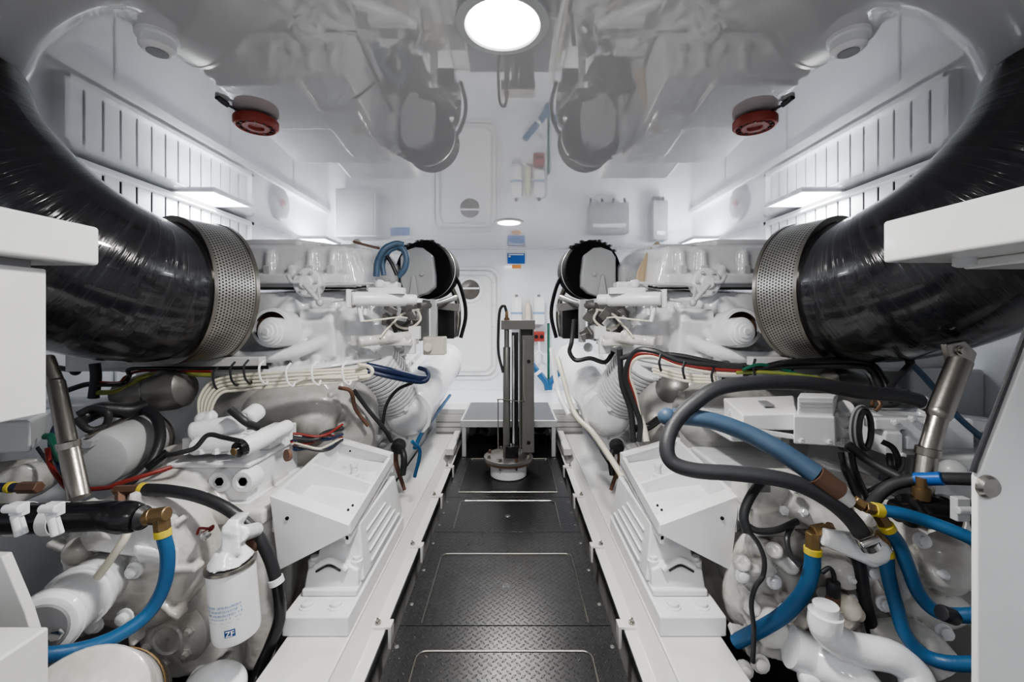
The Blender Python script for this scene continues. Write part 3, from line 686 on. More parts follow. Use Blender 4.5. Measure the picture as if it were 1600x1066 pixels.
# ================================================================== rubber mounts and brackets by the walkway
def mount(s, n):
    g = lambda: MB(-s)
    t = thing('engine_mount', (-.6, 1.6, .075), 'white bolted rubber engine mount on the %s bearer' % n, 'engine mount', None, s)
    m = g(); m.bb(-.715, -.500, 1.335, 2.02, .075, .14); m.build('base_plate', M['white'], t, bev=.006)
    for x in (-.655, -.56):
        q = g(); q.lathe([(.026, 0), (.026, .004), (.019, .005), (.019, .014), (.010, .016), (0, .016)], (x, 1.385, .14), (0, 0, 1), 8 if 0 else 18); q.build('base_bolt', M['white'], t)
    m = g(); m.prism([(-.70, 1.44, .14), (-.51, 1.44, .14), (-.515, 1.46, .215), (-.56, 1.46, .235), (-.65, 1.46, .235), (-.695, 1.46, .215)], (0, .5, 0)); m.bb(-.70, -.508, 1.43, 1.96, .14, .165)
    m.build('rubber_housing', M['white'], t, bev=.008)
    for x in (-.682, -.53):
        q = g(); q.lathe([(.021, 0), (.021, .05), (.014, .052), (.014, .062), (0, .063)], (x, 1.49, .185), (0, 0, 1), 16); q.build('clamp_bolt', M['white'], t)
    q = g(); q.tube([(-.66, 1.452, .232), (-.61, 1.45, .255), (-.565, 1.452, .232), (-.55, 1.45, .222)], .011); q.build('arched_clamp', M['white'], t)
    q = g(); q.tube([(-.655, 1.444, .219), (-.61, 1.442, .241), (-.57, 1.444, .222)], .004, seg=6); q.build('rubber_gap', M['blackg'], t)
    m = g(); m.hexa([(-.69, 1.475, .165), (-.500, 1.475, .165), (-.500, 2.0, .165), (-.69, 2.0, .165), (-.65, 1.51, .355), (-.528, 1.51, .355), (-.528, 1.97, .355), (-.65, 1.97, .355)]); m.build('upper_housing', M['white'], t, bev=.008)
    for k in range(4):
        q = g(); q.bb(-.53, -.497 - .006 * k, 1.56, 1.94 - .05 * k, .185 + .038 * k, .194 + .038 * k); q.build('side_fin', M['white'], t, bev=.003)
    # bracket arm
    b = thing('mount_bracket', (-.68, 1.6, .38), 'white open tray-shaped engine bracket above the %s mount' % n, 'bracket', None, s)
    A, B, C, D = L(425, 773, 1.42), L(546, 819, 1.42), L(615, 707, 1.95), L(527, 682, 1.95)
    m = g(); m.prism([A + V((-.002, -.012, .002)), B + V((.002, -.012, .002)), L(549, 832, 1.42) + V((0, -.012, 0)), L(438, 889, 1.42) + V((0, -.012, 0))], (0, .018, 0)); m.build('front_gusset', M['white'], b, bev=.003)
    th = .016
    def wall(p, q_, h, nm, inw):
        x = g(); inw = V(inw).normalized() * th
        x.hexa([p - V((0, 0, h)), q_ - V((0, 0, h)), q_ - V((0, 0, h)) + inw, p - V((0, 0, h)) + inw, p, q_, q_ + inw, p + inw]); x.build(nm, M['white'], b, bev=.003)
    wall(A, D, .13, 'side_web', (1, 0, 0)); wall(B, C, .07, 'side_web', (-1, 0, 0)); wall(D, C, .09, 'end_web', (0, -1, 0))
    Mi, Ni = A.lerp(D, .47), B.lerp(C, .47)
    x = g(); x.hexa([Mi - V((0, 0, .10)), Ni - V((0, 0, .06)), Ni + V((0, th, -.06)), Mi + V((0, th, -.10)), Mi, Ni, Ni + V((0, th, 0)), Mi + V((0, th, 0))]); x.build('cross_web', M['white'], b, bev=.003)
    for k, (p, q_, w) in enumerate(((A, B, .05), (D, C, -.05))):
        x = g(); x.hexa([p - V((0, 0, .008)), q_ - V((0, 0, .008)), q_ + V((0, w, -.008 + (.008 if w > 0 else 0))), p + V((0, w, -.008)), p, q_, q_ + V((0, w, .006)), p + V((0, w, .006))]); x.build('top_flange', M['white'], b, bev=.002)
    x = g(); x.hexa([A - V((0, 0, .10)), B - V((0, 0, .055)), C - V((0, 0, .055)), D - V((0, 0, .10)), A - V((0, 0, .088)), B - V((0, 0, .043)), C - V((0, 0, .043)), D - V((0, 0, .088))]); x.build('tray_floor', M['white'], b)
    c = L(553, 745, 1.72) + V((0, 0, .012)); q = g(); q.lathe([(.034, -.03), (.034, -.02), (.021, -.019), (.021, .0), (.013, .001), (.013, .03), (.016, .031), (.016, .045), (0, .046)], c, (0, 0, 1), 16); q.build('adjusting_bolt', M['white'], b)
    for a_, b_, d in ((547, 705, 1.80), (551, 790, 1.50), (544, 797, 1.47)):
        q = g(); c = L(a_, b_, d); q.sph(c, .005, 8); q.build('bolt_hole', M['blackg'], b)
    q = g(); c = L(452, 807, 1.42); q.cyl(c + V((0, -.016, 0)), c + V((0, -.011, 0)), .006); q.build('bolt_hole', M['blackg'], b)
    q = g(); q.cyl(L(455, 773, 1.62), L(455, 773, 1.58), .016); q.build('web_bolt', M['white'], b)
mount(-1, 'left'); mount(1, 'right')
# ================================================================== gearboxes, hoses and wiring
def hose(pts, rpx, mat, label, name='hose', cat='hose', group=None, seg=14, parent=None, **k):
    m = MB(); d = pts[len(pts) // 2][2]
    m.tube([P(*p) for p in pts], rpx * d / F, seg=seg, **k)
    o = m.build(name, M[mat] if isinstance(mat, str) else mat, parent)
    return tag(o, label, cat, group) if parent is None else o
def part(m, name, mat, par, **k): return m.build(name, M[mat], par, **k)
def ring(par, a, b, rpx, mat, name, w=None):
    """short collar from a to b"""
    m = MB(); m.lathe([(rpx * a[2] / F * .9, 0), (rpx * a[2] / F, .001), (rpx * a[2] / F, (P(*b) - P(*a)).length), (rpx * a[2] / F * .9, (P(*b) - P(*a)).length + .001)], P(*a), P(*b) - P(*a), 20)
    return m.build(name, M[mat], par)
def knurl(par, a, b, rpx, mat='brass', name='hex_fitting', seg=6):
    m = MB(); m.lathe([(rpx * a[2] / F * .85, 0), (rpx * a[2] / F, .002), (rpx * a[2] / F, (P(*b) - P(*a)).length - .002), (rpx * a[2] / F * .85, (P(*b) - P(*a)).length)], P(*a), P(*b) - P(*a), seg)
    return m.build(name, M[mat], par, ang=20)

# ---------------- left gearbox
t = thing('gearbox', (-1.05, 1.6, -.1), 'white marine gearbox bolted to the left engine, filter canister at its front', 'gearbox')
m = MB()
m.bb(-1.17, -.83, 1.44, 1.78, -.12, .42); m.bb(-1.25, -.80, 1.55, 1.85, .0, .44); m.cyl((-.86, 1.46, -.1), (-.86, 1.46, .40), .05)
m.cyl((-1.05, 1.42, -.05), (-1.05, 1.42, .30), .10); m.box((-1.0, 1.50, .43), (.38, .22, .05))
m.bb(-1.16, -.84, 1.43, 1.46, .30, .33)
part(m, 'main_housing', 'grime', t, remesh=.009, smooth=4)
m = MB(); c = L(165, 905, 1.22)
m.lathe([(0, -.02), (.07, -.02), (.09, 0), (.13, .01), (.145, .03), (.155, .05), (.19, .06), (.215, .08), (.22, .2), (.24, .22), (.24, .3), (.30, .34), (.30, .5)], c, (0, 1, 0), 56)
for k in range(9):
    a = 2 * PI * k / 9; m.box(c + V((math.cos(a) * .19, .06, math.sin(a) * .19)), (.09, .05, .018), (0, -a, 0))
m.cyl(L(150, 840, 1.2), L(185, 820, 1.2), .045); m.sph(L(125, 860, 1.2), .04); m.sph(L(235, 870, 1.25), .05); m.box(L(250, 905, 1.3), (.05, .1, .22), (0, .3, 0))
part(m, 'round_end_housing', 'grime', t, remesh=.007, smooth=3)
for px, py in ((197, 963), (180, 918), (115, 870), (88, 930), (212, 890), (150, 975)):
    m = MB(); m.lathe([(.024, 0), (.024, .006), (.016, .008), (.016, .02), (.010, .024), (0, .024)], P(px, py, 1.2), (0, -1, 0), 12); part(m, 'housing_bolt', 'engine', t)
m = MB(); m.hexa([P(128, 860, 1.16), P(262, 880, 1.20), P(300, 835, 1.42), P(215, 830, 1.42), P(130, 815, 1.15), P(252, 815, 1.18), P(305, 792, 1.42), P(222, 785, 1.42)])
m.hexa([P(205, 868, 1.16), P(262, 880, 1.2), P(300, 920, 1.40), P(240, 930, 1.4), P(205, 850, 1.16), P(262, 858, 1.2), P(306, 850, 1.40), P(240, 850, 1.4)])
part(m, 'sloping_casing', 'engine', t, bev=.014)
m = MB(); a, b = P(62, 985, .97), P(158, 905, 1.2); m.rcyl(a, b, .072, .01, 36); m.cyl(a.lerp(b, .55), a.lerp(b, .62), .080); m.cyl(a.lerp(b, .1), a.lerp(b, .13), .075); part(m, 'pump_barrel', 'engine', t)
m = MB(); ax = (b - a).normalized(); m.lathe([(0, -.004), (.052, -.004), (.056, .0)], a, ax, 32); part(m, 'barrel_end', 'grey', t)
m = MB(); m.lathe([(0, -.012), (.012, -.012), (.014, -.003)], P(90, 990, .975), ax, 6); part(m, 'barrel_bolt', 'chrome', t)
m = MB(); m.tube([P(128, 925, 1.08), P(150, 905, 1.1), P(190, 850, 1.12), P(200, 830, 1.14)], .010, rfun=lambda u: .017 if u < .3 else .010); part(m, 'translucent_tube', 'cable', t)
m = MB(); a, b = P(115, 1125, .86), P(180, 1112, 1.15); m.rcyl(a, b, .125, .012, 44); part(m, 'lower_drum', 'grime', t)
m = MB(); ax = (b - a); m.lathe([(.127, 0), (.130, .002), (.130, .018), (.127, .02)], a + ax * .45, ax, 44, cap=False); m.lathe([(.127, 0), (.129, .002), (.129, .01), (.127, .012)], a + ax * .62, ax, 44, cap=False); part(m, 'drum_strap', 'brass', t)
m = MB(); c = P(262, 1000, 1.32); m.lathe([(0, 0), (.04, 0), (.045, -.006), (.05, 0), (.09, .004), (.11, .02), (.115, .1)], c, (0, 1, 0), 36)
part(m, 'lower_round_cover', 'grime', t)
for a in range(6):
    q = MB(); q.bolt(c + V((math.cos(a * PI / 3 + .4) * .075, 0, math.sin(a * PI / 3 + .4) * .075)), (0, -1, 0), .011, .012); part(q, 'cover_bolt', 'grime', t)
m = MB(); m.sph(P(335, 1075, 1.15), .07, 20, (1.2, 1, .8)); m.cyl(P(300, 1066, 1.2), P(375, 1075, 1.2), .04); part(m, 'drain_lump', 'engine', t, remesh=.006, smooth=3)
m = MB(); m.hexa([P(302, 955, 1.42), P(328, 960, 1.42), P(328, 960, 1.43), P(302, 955, 1.43), P(304, 930, 1.42), P(328, 930, 1.42), P(328, 930, 1.43), P(304, 930, 1.43)]); part(m, 'data_plate', 'blackg', t)

def valve_block(t, s):
    g = lambda: MB(-s)
    m = g(); m.bb(-1.175, -.90, 1.46, 1.80, .455, .575); m.bb(-1.185, -.89, 1.45, 1.82, .575, .592); m.bb(-1.19, -.885, 1.44, 1.82, .43, .457); m.box((-.955, 1.7, .62), (.1, .2, .06)); part(m, 'valve_block', 'engine', t, bev=.008)
    for px, py in ((298, 757), (341, 756), (378, 762)):
        q = g(); c = L(px, py, 1.44); c.z = max(c.z, .49); c.z = L(px, 738 if px > 300 else 742, 1.44).z - .035
        q.lathe([(0, .006), (.017, .006), (.020, .0), (.034, .0), (.038, .006), (.042, .02), (.042, .06)], c, (0, 1, 0), 28); part(q, 'blanking_plug', 'engine', t)
        q = g(); q.lathe([(0, .004), (.0155, .004)], c, (0, 1, 0), 6); part(q, 'plug_socket', 'greyplate', t)
    a, b = L(378, 700, 1.42), L(452, 665, 1.62); ax = (b - a).normalized()
    q = g(); q.rcyl(a, a + ax * .12, .032, .008); q.rcyl(a + ax * .10, b, .026, .01); q.box(b + V((-.04, 0, -.03)), (.08, .05, .06)); part(q, 'solenoid', 'white', t)
    q = g(); q.lathe([(.0, -.028), (.012, -.028), (.014, -.02), (.026, -.018), (.03, -.0), (.03, .012)], a, ax, 18); part(q, 'solenoid_connector', 'blackg', t)
    q = g(); q.lathe([(0, -.034), (.012, -.034), (.012, -.027)], a, ax, 12); part(q, 'brass_tip', 'brass', t)
    q = g(); q.rcyl(L(297, 675, 1.5), L(385, 660, 1.56), .034, .01); q.rcyl(L(300, 700, 1.48), L(385, 690, 1.5), .028, .008); q.box(L(345, 690, 1.56), (.2, .12, .06)); q.sph(L(318, 656, 1.55), .03); q.cyl(L(315, 655, 1.55), L(335, 650, 1.55), .022); q.rcyl(L(385, 655, 1.6), L(405, 640, 1.66), .035, .01)
    part(q, 'solenoid_stack', 'engine', t, remesh=.005, smooth=2)
    for k in range(5):
        q = g(); q.bolt(L(290 + k * 24, 704, 1.46) + V((0, 0, -.01)), (0, 0, 1), .008, .012); part(q, 'block_bolt', 'engine', t)
    q = g(); q.cyl(L(447, 712, 1.55), L(452, 711, 1.56), .022); part(q, 'red_side_plug', 'rust', t)
    q = g(); q.tube([L(378, 690, 1.40), L(350, 684, 1.42), L(325, 680, 1.42), L(305, 700, 1.40), L(280, 708, 1.38), L(262, 712, 1.38)], .008); part(q, 'valve_cable', 'black', t)
    q = g(); q.tube([L(360, 640, 1.5), L(385, 660, 1.5), L(402, 668, 1.55)], .014); part(q, 'braided_sleeve', 'black', t)
valve_block(t, -1)

# ---------------- spin-on filter canister
t = thing('oil_filter', P(365, 1000, 1.15), 'white spin-on filter canister with blue print on the left gearbox', 'filter')
top, bot = P(361, 882, 1.15), P(371, 992, 1.15); ax = bot - top; H = ax.length
m = MB(); m.lathe([(.055, 0), (.0585, .004), (.0585, H - .02), (.055, H - .006), (.046, H), (0, H + .004)], top, ax, 40); part(m, 'canister', 'white', t)
m = MB(); m.lathe([(.055, -.008), (.0625, -.006), (.0625, .002), (.0585, .005)], top, ax, 40); part(m, 'crimp_rim', 'steel', t)
m = MB(); m.lathe([(.058, -.009), (.051, -.02), (.040, -.036), (.034, -.045)], top, ax, 32); m.hexa([P(346, 868, 1.12), P(375, 868, 1.12), P(378, 866, 1.2), P(348, 866, 1.2), P(346, 822, 1.14), P(374, 822, 1.14), P(380, 822, 1.22), P(352, 822, 1.22)])
m.hexa([P(344, 834, 1.13), P(366, 838, 1.13), P(385, 812, 1.3), P(365, 808, 1.3), P(356, 812, 1.15), P(374, 812, 1.15), P(392, 800, 1.3), P(372, 800, 1.3)]); m.cyl(P(375, 835, 1.15), P(400, 828, 1.3), .022)
part(m, 'filter_head', 'engine', t, remesh=.0045, smooth=3)
m = MB(); m.sph(P(396, 848, 1.3), .028); part(m, 'copper_plug', 'copper', t)
axn = ax.normalized()
def onfilter(u, v, r=.0590):
    """u metres round (0 facing the lens), v metres down the canister"""
    base = V((0, -1, 0)); base = (base - axn * base.dot(axn)).normalized(); sd = axn.cross(base); a = u / .0585
    return top + axn * v + (base * math.cos(a) - sd * math.sin(a)) * r
def patch(us, vs, r=.0590):
    q = MB(); n = 6; vv = []; ff = []
    for i in range(n + 1):
        u = us[0] + (us[1] - us[0]) * i / n
        vv += [onfilter(u, vs[0], r), onfilter(u, vs[1], r)]
    for i in range(n): ff.append((2 * i, 2 * i + 2, 2 * i + 3, 2 * i + 1))
    return vv, ff
sg = 1 if onfilter(.02, 0).x > onfilter(-.02, 0).x else -1
def curve_text(txt, size, u0, v0, mat, name, par, r=.0651, scx=1.0):
    cu = bpy.data.curves.new('t', 'FONT'); cu.body = txt; cu.size = size; cu.align_x = 'CENTER'; cu.offset = size * .02
    ob = bpy.data.objects.new('t', cu); me = bpy.data.meshes.new_from_object(ob)
    vs = [onfilter(sg * (u0 + v.co.x * scx), v0 - v.co.y, r) for v in me.vertices]; fs = [list(p.vertices) for p in me.polygons]
    bpy.data.objects.remove(ob)
    q = MB(); q._add(vs, fs); return q.build(name, mat, par)
q = MB(); q._add(*patch((sg * .008, sg * .033), (.143, .162))); logo = part(q, 'logo_square', 'inkdark', t)
curve_text('ZF', .020, .0205, .1600, M['white'], 'logo_lettering', logo, .0596, .9)
for k in range(4):                       # faint unreadable blue print in four lines
    q = MB(); u = -.048 + .004 * k; rr = random.Random(k)
    while u < .05:
        w_ = .0012 + .0012 * rr.random(); hh = .0075 if k != 3 else .004
        if rr.random() > .12:
            q._add(*patch((sg * u, sg * (u + w_ * .6)), (.080 + k * .0105, .080 + k * .0105 + hh * (.8 + .2 * rr.random()))))
            q._add(*patch((sg * u, sg * (u + w_ * 1.3)), (.080 + k * .0105 + (hh * .4 if rr.random() > .5 else 0), .0815 + k * .0105 + (hh * .4 if rr.random() > .5 else 0))))
        u += w_ * 2.0
    part(q, 'printed_line', 'ink', t)
q = MB(); q._add(*patch((-.055, .06), (.123, .1238))); part(q, 'printed_rule', 'ink', t)
m = MB(); m.tube([P(308, 835, 1.3), P(312, 826, 1.3), P(325, 826, 1.3), P(333, 822, 1.3), P(330, 828, 1.3), P(318, 832, 1.3), P(316, 842, 1.28)], .004, seg=8)
o = one(m, 'red_wire_tag', M['redwire'], 'small red wire loop on a sensor left of the filter canister', 'wire')
m = MB(); m.lathe([(.0, 0), (.008, 0), (.012, .004), (.012, .02)], P(317, 840, 1.27), (0, 1, 0), 16); part(m, 'sensor_cap', 'chrome', o)

# ---------------- left hoses
t = thing('coolant_hose', P(120, 812, 1.05), 'fat black rubber hose with white T-clamps lying over the left gearbox', 'hose')
m = MB(); m.tube([P(-60, 812, 1.03), P(40, 811, 1.04), P(110, 808, 1.06), P(165, 806, 1.06), P(180, 808, 1.06), P(215, 809, 1.07), P(222, 809, 1.07)], .036, seg=28, rfun=lambda u: .036 if u < .65 else (.036 + .004 * math.sin((u - .65) * 20) if u < .85 else .030)); part(m, 'rubber_sleeve', 'blackg', t)
for px in (22, 78):
    a = (px, 811, 1.045); q = MB(); q.lathe([(.038, 0), (.0395, .001), (.0395, .028), (.038, .029)], P(*a), (1, .05, 0), 36, cap=False); part(q, 'band_clamp', 'white', t)
    q = MB(); c = P(px + 8, 795, .985); q.box(c, (.034, .018, .03)); q.cyl(c + V((-.02, -.012, .005)), c + V((.02, -.012, .005)), .010); q.box(c + V((.008, -.004, -.035)), (.02, .01, .05), (0, -.3, 0)); q.cyl(c + V((0, -.01, -.01)), c + V((.012, -.01, -.06)), .008); part(q, 'clamp_screw', 'engine', t, bev=.003)
m = MB(); m.lathe([(.03, 0), (.018, .012), (.018, .03)], P(222, 809, 1.07), (1, 0, 0), 20); part(m, 'end_reducer', 'black', t)
o = hose([(255, 835, 1.07), (262, 870, 1.07), (256, 915, 1.06), (232, 958, 1.04), (190, 990, 1.0), (135, 1013, .96), (70, 1024, .92), (20, 1022, .9)], 10.5, 'blue', 'blue hose dropping from a brass elbow and curving left to the grey box', 'blue_hose', seg=20)
ring(o, (254, 828, 1.07), (255, 838, 1.07), 11.5, 'yellow', 'yellow_ring')
knurl(o, (228, 810, 1.07), (240, 806, 1.07), 12, name='threaded_nipple', seg=16); knurl(o, (234, 807, 1.07), (262, 803, 1.07), 11, name='brass_elbow', seg=16)
knurl(o, (251, 800, 1.07), (254, 829, 1.07), 11, name='brass_hex_nut')
o = hose([(222, 765, 1.3), (262, 767, 1.3), (310, 776, 1.3), (358, 797, 1.3), (398, 832, 1.3), (420, 870, 1.3), (431, 905, 1.3)], 9, 'black', 'black rubber hose arching from a brass tee over the left gearbox down to the mount', 'black_hose', seg=18)
ring(o, (219, 764, 1.3), (226, 765, 1.3), 9.5, 'yellow', 'yellow_ring'); knurl(o, (180, 766, 1.3), (220, 765, 1.3), 7.5, 'copper', name='brass_tee'); knurl(o, (190, 768, 1.3), (190, 790, 1.28), 8, 'copper', name='brass_tee_leg')
ring(o, (430, 903, 1.3), (433, 912, 1.3), 11, 'white', 'crimp_collar')
hose([(432, 905, 1.32), (437, 940, 1.32), (436, 970, 1.32), (422, 1010, 1.3), (404, 1050, 1.28), (396, 1080, 1.25)], 9, 'blackg', 'black sleeved hose beside the left mount base', 'black_hose')
o = hose([(-20, 762, 1.15), (30, 762, 1.15)], 7, 'navy', 'short dark hose with a yellow ring at the left edge of the photo', 'dark_hose')
ring(o, (13, 762, 1.15), (19, 762, 1.15), 8.5, 'yellow', 'yellow_ring'); knurl(o, (30, 762, 1.15), (62, 762, 1.15), 9, 'copper', name='copper_union')

# grey cylinders & boxes on the left outboard side
t = thing('starter_motor', P(185, 705, 1.6), 'light grey rounded motor body behind the stainless pipe, left engine', 'motor')
m = MB(); a, b = P(150, 720, 1.45), P(232, 682, 1.72); m.rcyl(a, b, .098, .02, 40); m.hexa([P(128, 700, 1.42), P(140, 700, 1.42), P(235, 655, 1.75), P(222, 655, 1.75), P(128, 688, 1.42), P(145, 690, 1.42), P(240, 645, 1.75), P(222, 645, 1.75)]); part(m, 'motor_body', 'greyplate', t)
m = MB(); m.lathe([(.099, 0), (.108, .004), (.108, .02), (.099, .024)], a.lerp(b, .85), b - a, 40, cap=False); part(m, 'body_band', 'steel', t)
for k, (a_, b_) in enumerate((((136, 682, 1.42), (200, 652, 1.6)),)):
    q = MB(); q.cyl(P(*a_), P(*b_), .007); part(q, 'tie_rod', 'steel', t)
m = MB(); m.hexa([P(-60, 712, 1.3), P(48, 708, 1.3), P(80, 675, 1.6), P(-20, 675, 1.6), P(-60, 660, 1.3), P(48, 657, 1.3), P(85, 640, 1.6), P(-20, 640, 1.6)])
t = one(m, 'junction_box', M['greyplate'], 'grey ribbed casing behind the white column on the left', 'casing', bev=.01)
m = MB(); m.box(P(95, 636, 1.75), (.62, .2, .05)); one(m, 'cable_tray', M['white'], 'white flat tray just under the left exhaust elbow', 'tray', bev=.005)
m = MB(); m.sph(P(20, 752, 1.45), .11, 24, (1.2, 1, .6)); m.cyl(P(-40, 760, 1.4), P(60, 745, 1.5), .07); m.rcyl(P(20, 760, 1.35), P(55, 748, 1.45), .06); tag(m.build('heat_exchanger_end', M['grime'], remesh=.007, smooth=4), 'rounded white casting above the fat black hose at the left edge', 'casting')
def steelpipe(pts, rs, lab, s, extra=True):
    t = thing('support_strut', P(*pts[-1]), lab, 'strut')
    n = len(pts) - 1
    for k in range(n):
        m = MB(); m.cyl(P(*pts[k]), P(*pts[k + 1]), rs[k] * pts[k][2] / F, seg=24); part(m, 'tube_section', 'steel', t)
        if k: q = MB(); q.sph(P(*pts[k]), rs[k] * pts[k][2] / F * 1.02, 20); part(q, 'sleeve_joint', 'steel', t)
    return t
t = steelpipe([(72, 560, 1.3), (88, 600, 1.28), (108, 700, 1.2), (124, 778, 1.16)], [10, 11, 13], 'stainless tube strut leaning against the white column on the left', -1)
ring(t, (106, 690, 1.2), (108, 700, 1.2), 14.5, 'steel', 'weld_band'); ring(t, (110, 706, 1.2), (112, 714, 1.2), 14, 'steel', 'weld_band')
m = MB(); m.tube([P(130, 652, 1.5), P(160, 640, 1.55), P(200, 642, 1.6), P(225, 636, 1.65)], .028); one(m, 'cable_bundle', M['black'], 'fat black sleeved cable over the grey motor', 'cable')
m = MB(); m.tube([P(120, 655, 1.45), P(140, 672, 1.45), P(165, 665, 1.5), P(168, 645, 1.5), P(145, 638, 1.5), P(122, 648, 1.48)], .012); one(m, 'cable_loop', M['hosegrey'], 'dark grey cable loop above the grey motor', 'cable')
hose([(228, 640, 1.62), (245, 655, 1.6), (250, 685, 1.55), (240, 715, 1.5), (220, 740, 1.45), (195, 757, 1.4)], 8, 'black', 'black sleeved loom dropping right of the grey motor', 'cable_loom', 'cable')
hose([(262, 706, 1.5), (245, 720, 1.48), (225, 735, 1.46), (205, 752, 1.44)], 6, 'blackg', 'short black loom running from the valve block connector', 'cable_loom', 'cable')
for k, (c, pts) in enumerate((('redwire', [(74, 700, 1.25), (78, 725, 1.25), (92, 748, 1.22), (106, 765, 1.2)]), ('redwire', [(95, 706, 1.25), (100, 728, 1.25), (106, 745, 1.22), (108, 762, 1.2)]), ('green', [(78, 680, 1.3), (86, 700, 1.28), (94, 720, 1.28)]), ('green', [(70, 682, 1.3), (84, 684, 1.3), (92, 700, 1.3), (90, 712, 1.28)]), ('navy', [(96, 655, 1.35), (84, 672, 1.34), (80, 700, 1.32), (98, 740, 1.28)]), ('black', [(60, 700, 1.4), (85, 735, 1.35), (110, 765, 1.3)]), ('redwire', [(138, 765, 1.35), (170, 762, 1.35), (185, 756, 1.36), (230, 742, 1.4), (268, 730, 1.45)]))):
    nm = {'redwire': 'red', 'green': 'green', 'navy': 'navy', 'black': 'black'}[c]
    wh = ['outermost, curving left of the stainless tube', 'inner, close beside the stainless tube', 'thick, upright beside the stainless tube', 'short, bent at the grey casing corner', 'running down from the grey casing corner', 'behind the red wires by the stainless tube', 'running right from the foot of the stainless tube'][k]
    hose(pts, 3.5 if c != 'green' else 5, c, '%s wire %s' % (nm, wh), '%s_wire' % nm, 'wire', seg=8)
# clutter outboard below the collar
m = MB(); m.tube([P(92, 575, 1.9), P(105, 577, 1.9), P(120, 580, 1.9)], .012); m.sph(P(118, 580, 1.88), .02); one(m, 'lever_handle', M['black'], 'small black lever behind the stainless tube, left side', 'lever')
hose([(148, 568, 1.7), (150, 590, 1.7), (146, 622, 1.7)], 7, 'hosegrey', 'vertical dark grey sleeved hose under the left exhaust elbow', 'dark_hose')
hose([(100, 612, 1.75), (130, 602, 1.75), (146, 600, 1.75)], 4, 'black', 'thin black cable crossing to the vertical dark hose', 'black_cable', 'cable')
hose([(148, 614, 1.7), (180, 612, 1.7), (205, 602, 1.7), (222, 590, 1.7), (262, 584, 1.75), (330, 586, 1.8)], 4, 'yg', 'yellow-green earth wire sagging below the left engine rail', 'earth_wire', 'wire', seg=8)
hose([(152, 602, 1.68), (190, 600, 1.68), (202, 588, 1.7), (208, 576, 1.7), (300, 576, 1.72), (420, 574, 1.78)], 3, 'blackg', 'black cable clipped along the left engine rail', 'black_cable', 'cable', seg=8)
hose([(150, 597, 1.7), (185, 598, 1.7), (198, 588, 1.72), (230, 579, 1.74), (330, 581, 1.76)], 2, 'redwire', 'thin red wire along the left engine rail', 'red_wire', 'wire', seg=8)
# ivory cable bundle on the left engine
for k in range(5):
    o = k * 5.5
    hose([(311 + o * .7, 650 + o * .2, 1.66), (312 + o, 622 + o * .3, 1.68), (330 + o * .8, 598 + o * .7, 1.7), (365 + o * .3, 588 + o, 1.72), (430, 583 + o, 1.74), (520, 578 + o * .9, 1.80), (572 + o * .2, 575 + o * .75, 1.84)], 2.4, 'cable', 'ivory cable of the bundle sweeping under the left turbo housing', 'ivory_cable', 'cable', 'ivory cables under the left turbo housing', seg=8)
hose([(560, 570, 1.80), (576, 573, 1.84), (582, 580, 1.84), (577, 588, 1.84), (560, 590, 1.80)], 2.8, 'cable', 'ivory cable end loop at the right of the left-engine bundle', 'ivory_cable', 'cable', seg=8)
hose([(455, 602, 1.74), (480, 592, 1.76), (540, 590, 1.8)], 2.2, 'cable', 'single thin ivory cable below the bundle on the left engine', 'ivory_cable', 'cable', seg=8)
for px, py in ((338, 588), (365, 580), (386, 577), (410, 578), (452, 582), (492, 580), (540, 579)):
    hose([(px + 2, py - 14, 1.72), (px - 5, py - 4, 1.69), (px - 3, py + 14, 1.69), (px + 5, py + 22, 1.71), (px + 9, py + 15, 1.74)], 1.8, 'black' if px < 400 else 'white', '%s cable tie round the ivory bundle at its %s' % ('black' if px < 400 else 'white', {338: 'bend', 365: 'start of the straight run', 386: 'first third', 410: 'middle left', 452: 'middle', 492: 'middle right', 540: 'right end'}[px]), 'cable_tie', 'cable tie', 'cable ties on the ivory bundle', seg=6)
hose([(572, 572, 1.95), (610, 580, 2.0), (650, 590, 2.1), (664, 591, 2.15)], 5.5, 'navy', 'thick navy loom crossing the left ribbed bellows', 'navy_loom', 'cable')
hose([(575, 580, 1.95), (615, 590, 2.0), (655, 597, 2.1), (668, 592, 2.15), (667, 580, 2.2), (655, 575, 2.25)], 3.5, 'navy', 'thin navy loom looping back over the left ribbed bellows', 'navy_loom', 'cable', seg=8)
hose([(645, 598, 2.15), (620, 610, 2.1), (603, 635, 2.1), (597, 670, 2.12)], 2.6, 'black', 'thin black cable hanging from the navy loom by the left cooler', 'black_cable', 'cable', seg=8)
hose([(553, 610, 2.0), (575, 640, 2.05), (600, 670, 2.1), (612, 690, 2.15)], 3.2, 'black', 'thin black cable slanting to the left cooler drain plug', 'black_cable', 'cable', seg=8)
hose([(530, 606, 1.9), (548, 612, 1.95), (556, 640, 2.0), (575, 665, 2.05)], 3, 'rust', 'corroded brown pipe behind the left ribbed bellows', 'corroded_pipe', 'pipe')
hose([(644, 690, 2.1), (656, 706, 2.15), (648, 745, 2.2)], 2.8, 'blue', 'faded blue hose between the left cooler and its bearer', 'blue_hose')
hose([(703, 618, 3.4), (683, 645, 2.9), (660, 676, 2.5), (648, 700, 2.35)], 3.2, 'blue', 'faded blue hose running along under the left cooler tube', 'blue_hose')
rr = random.Random(5)
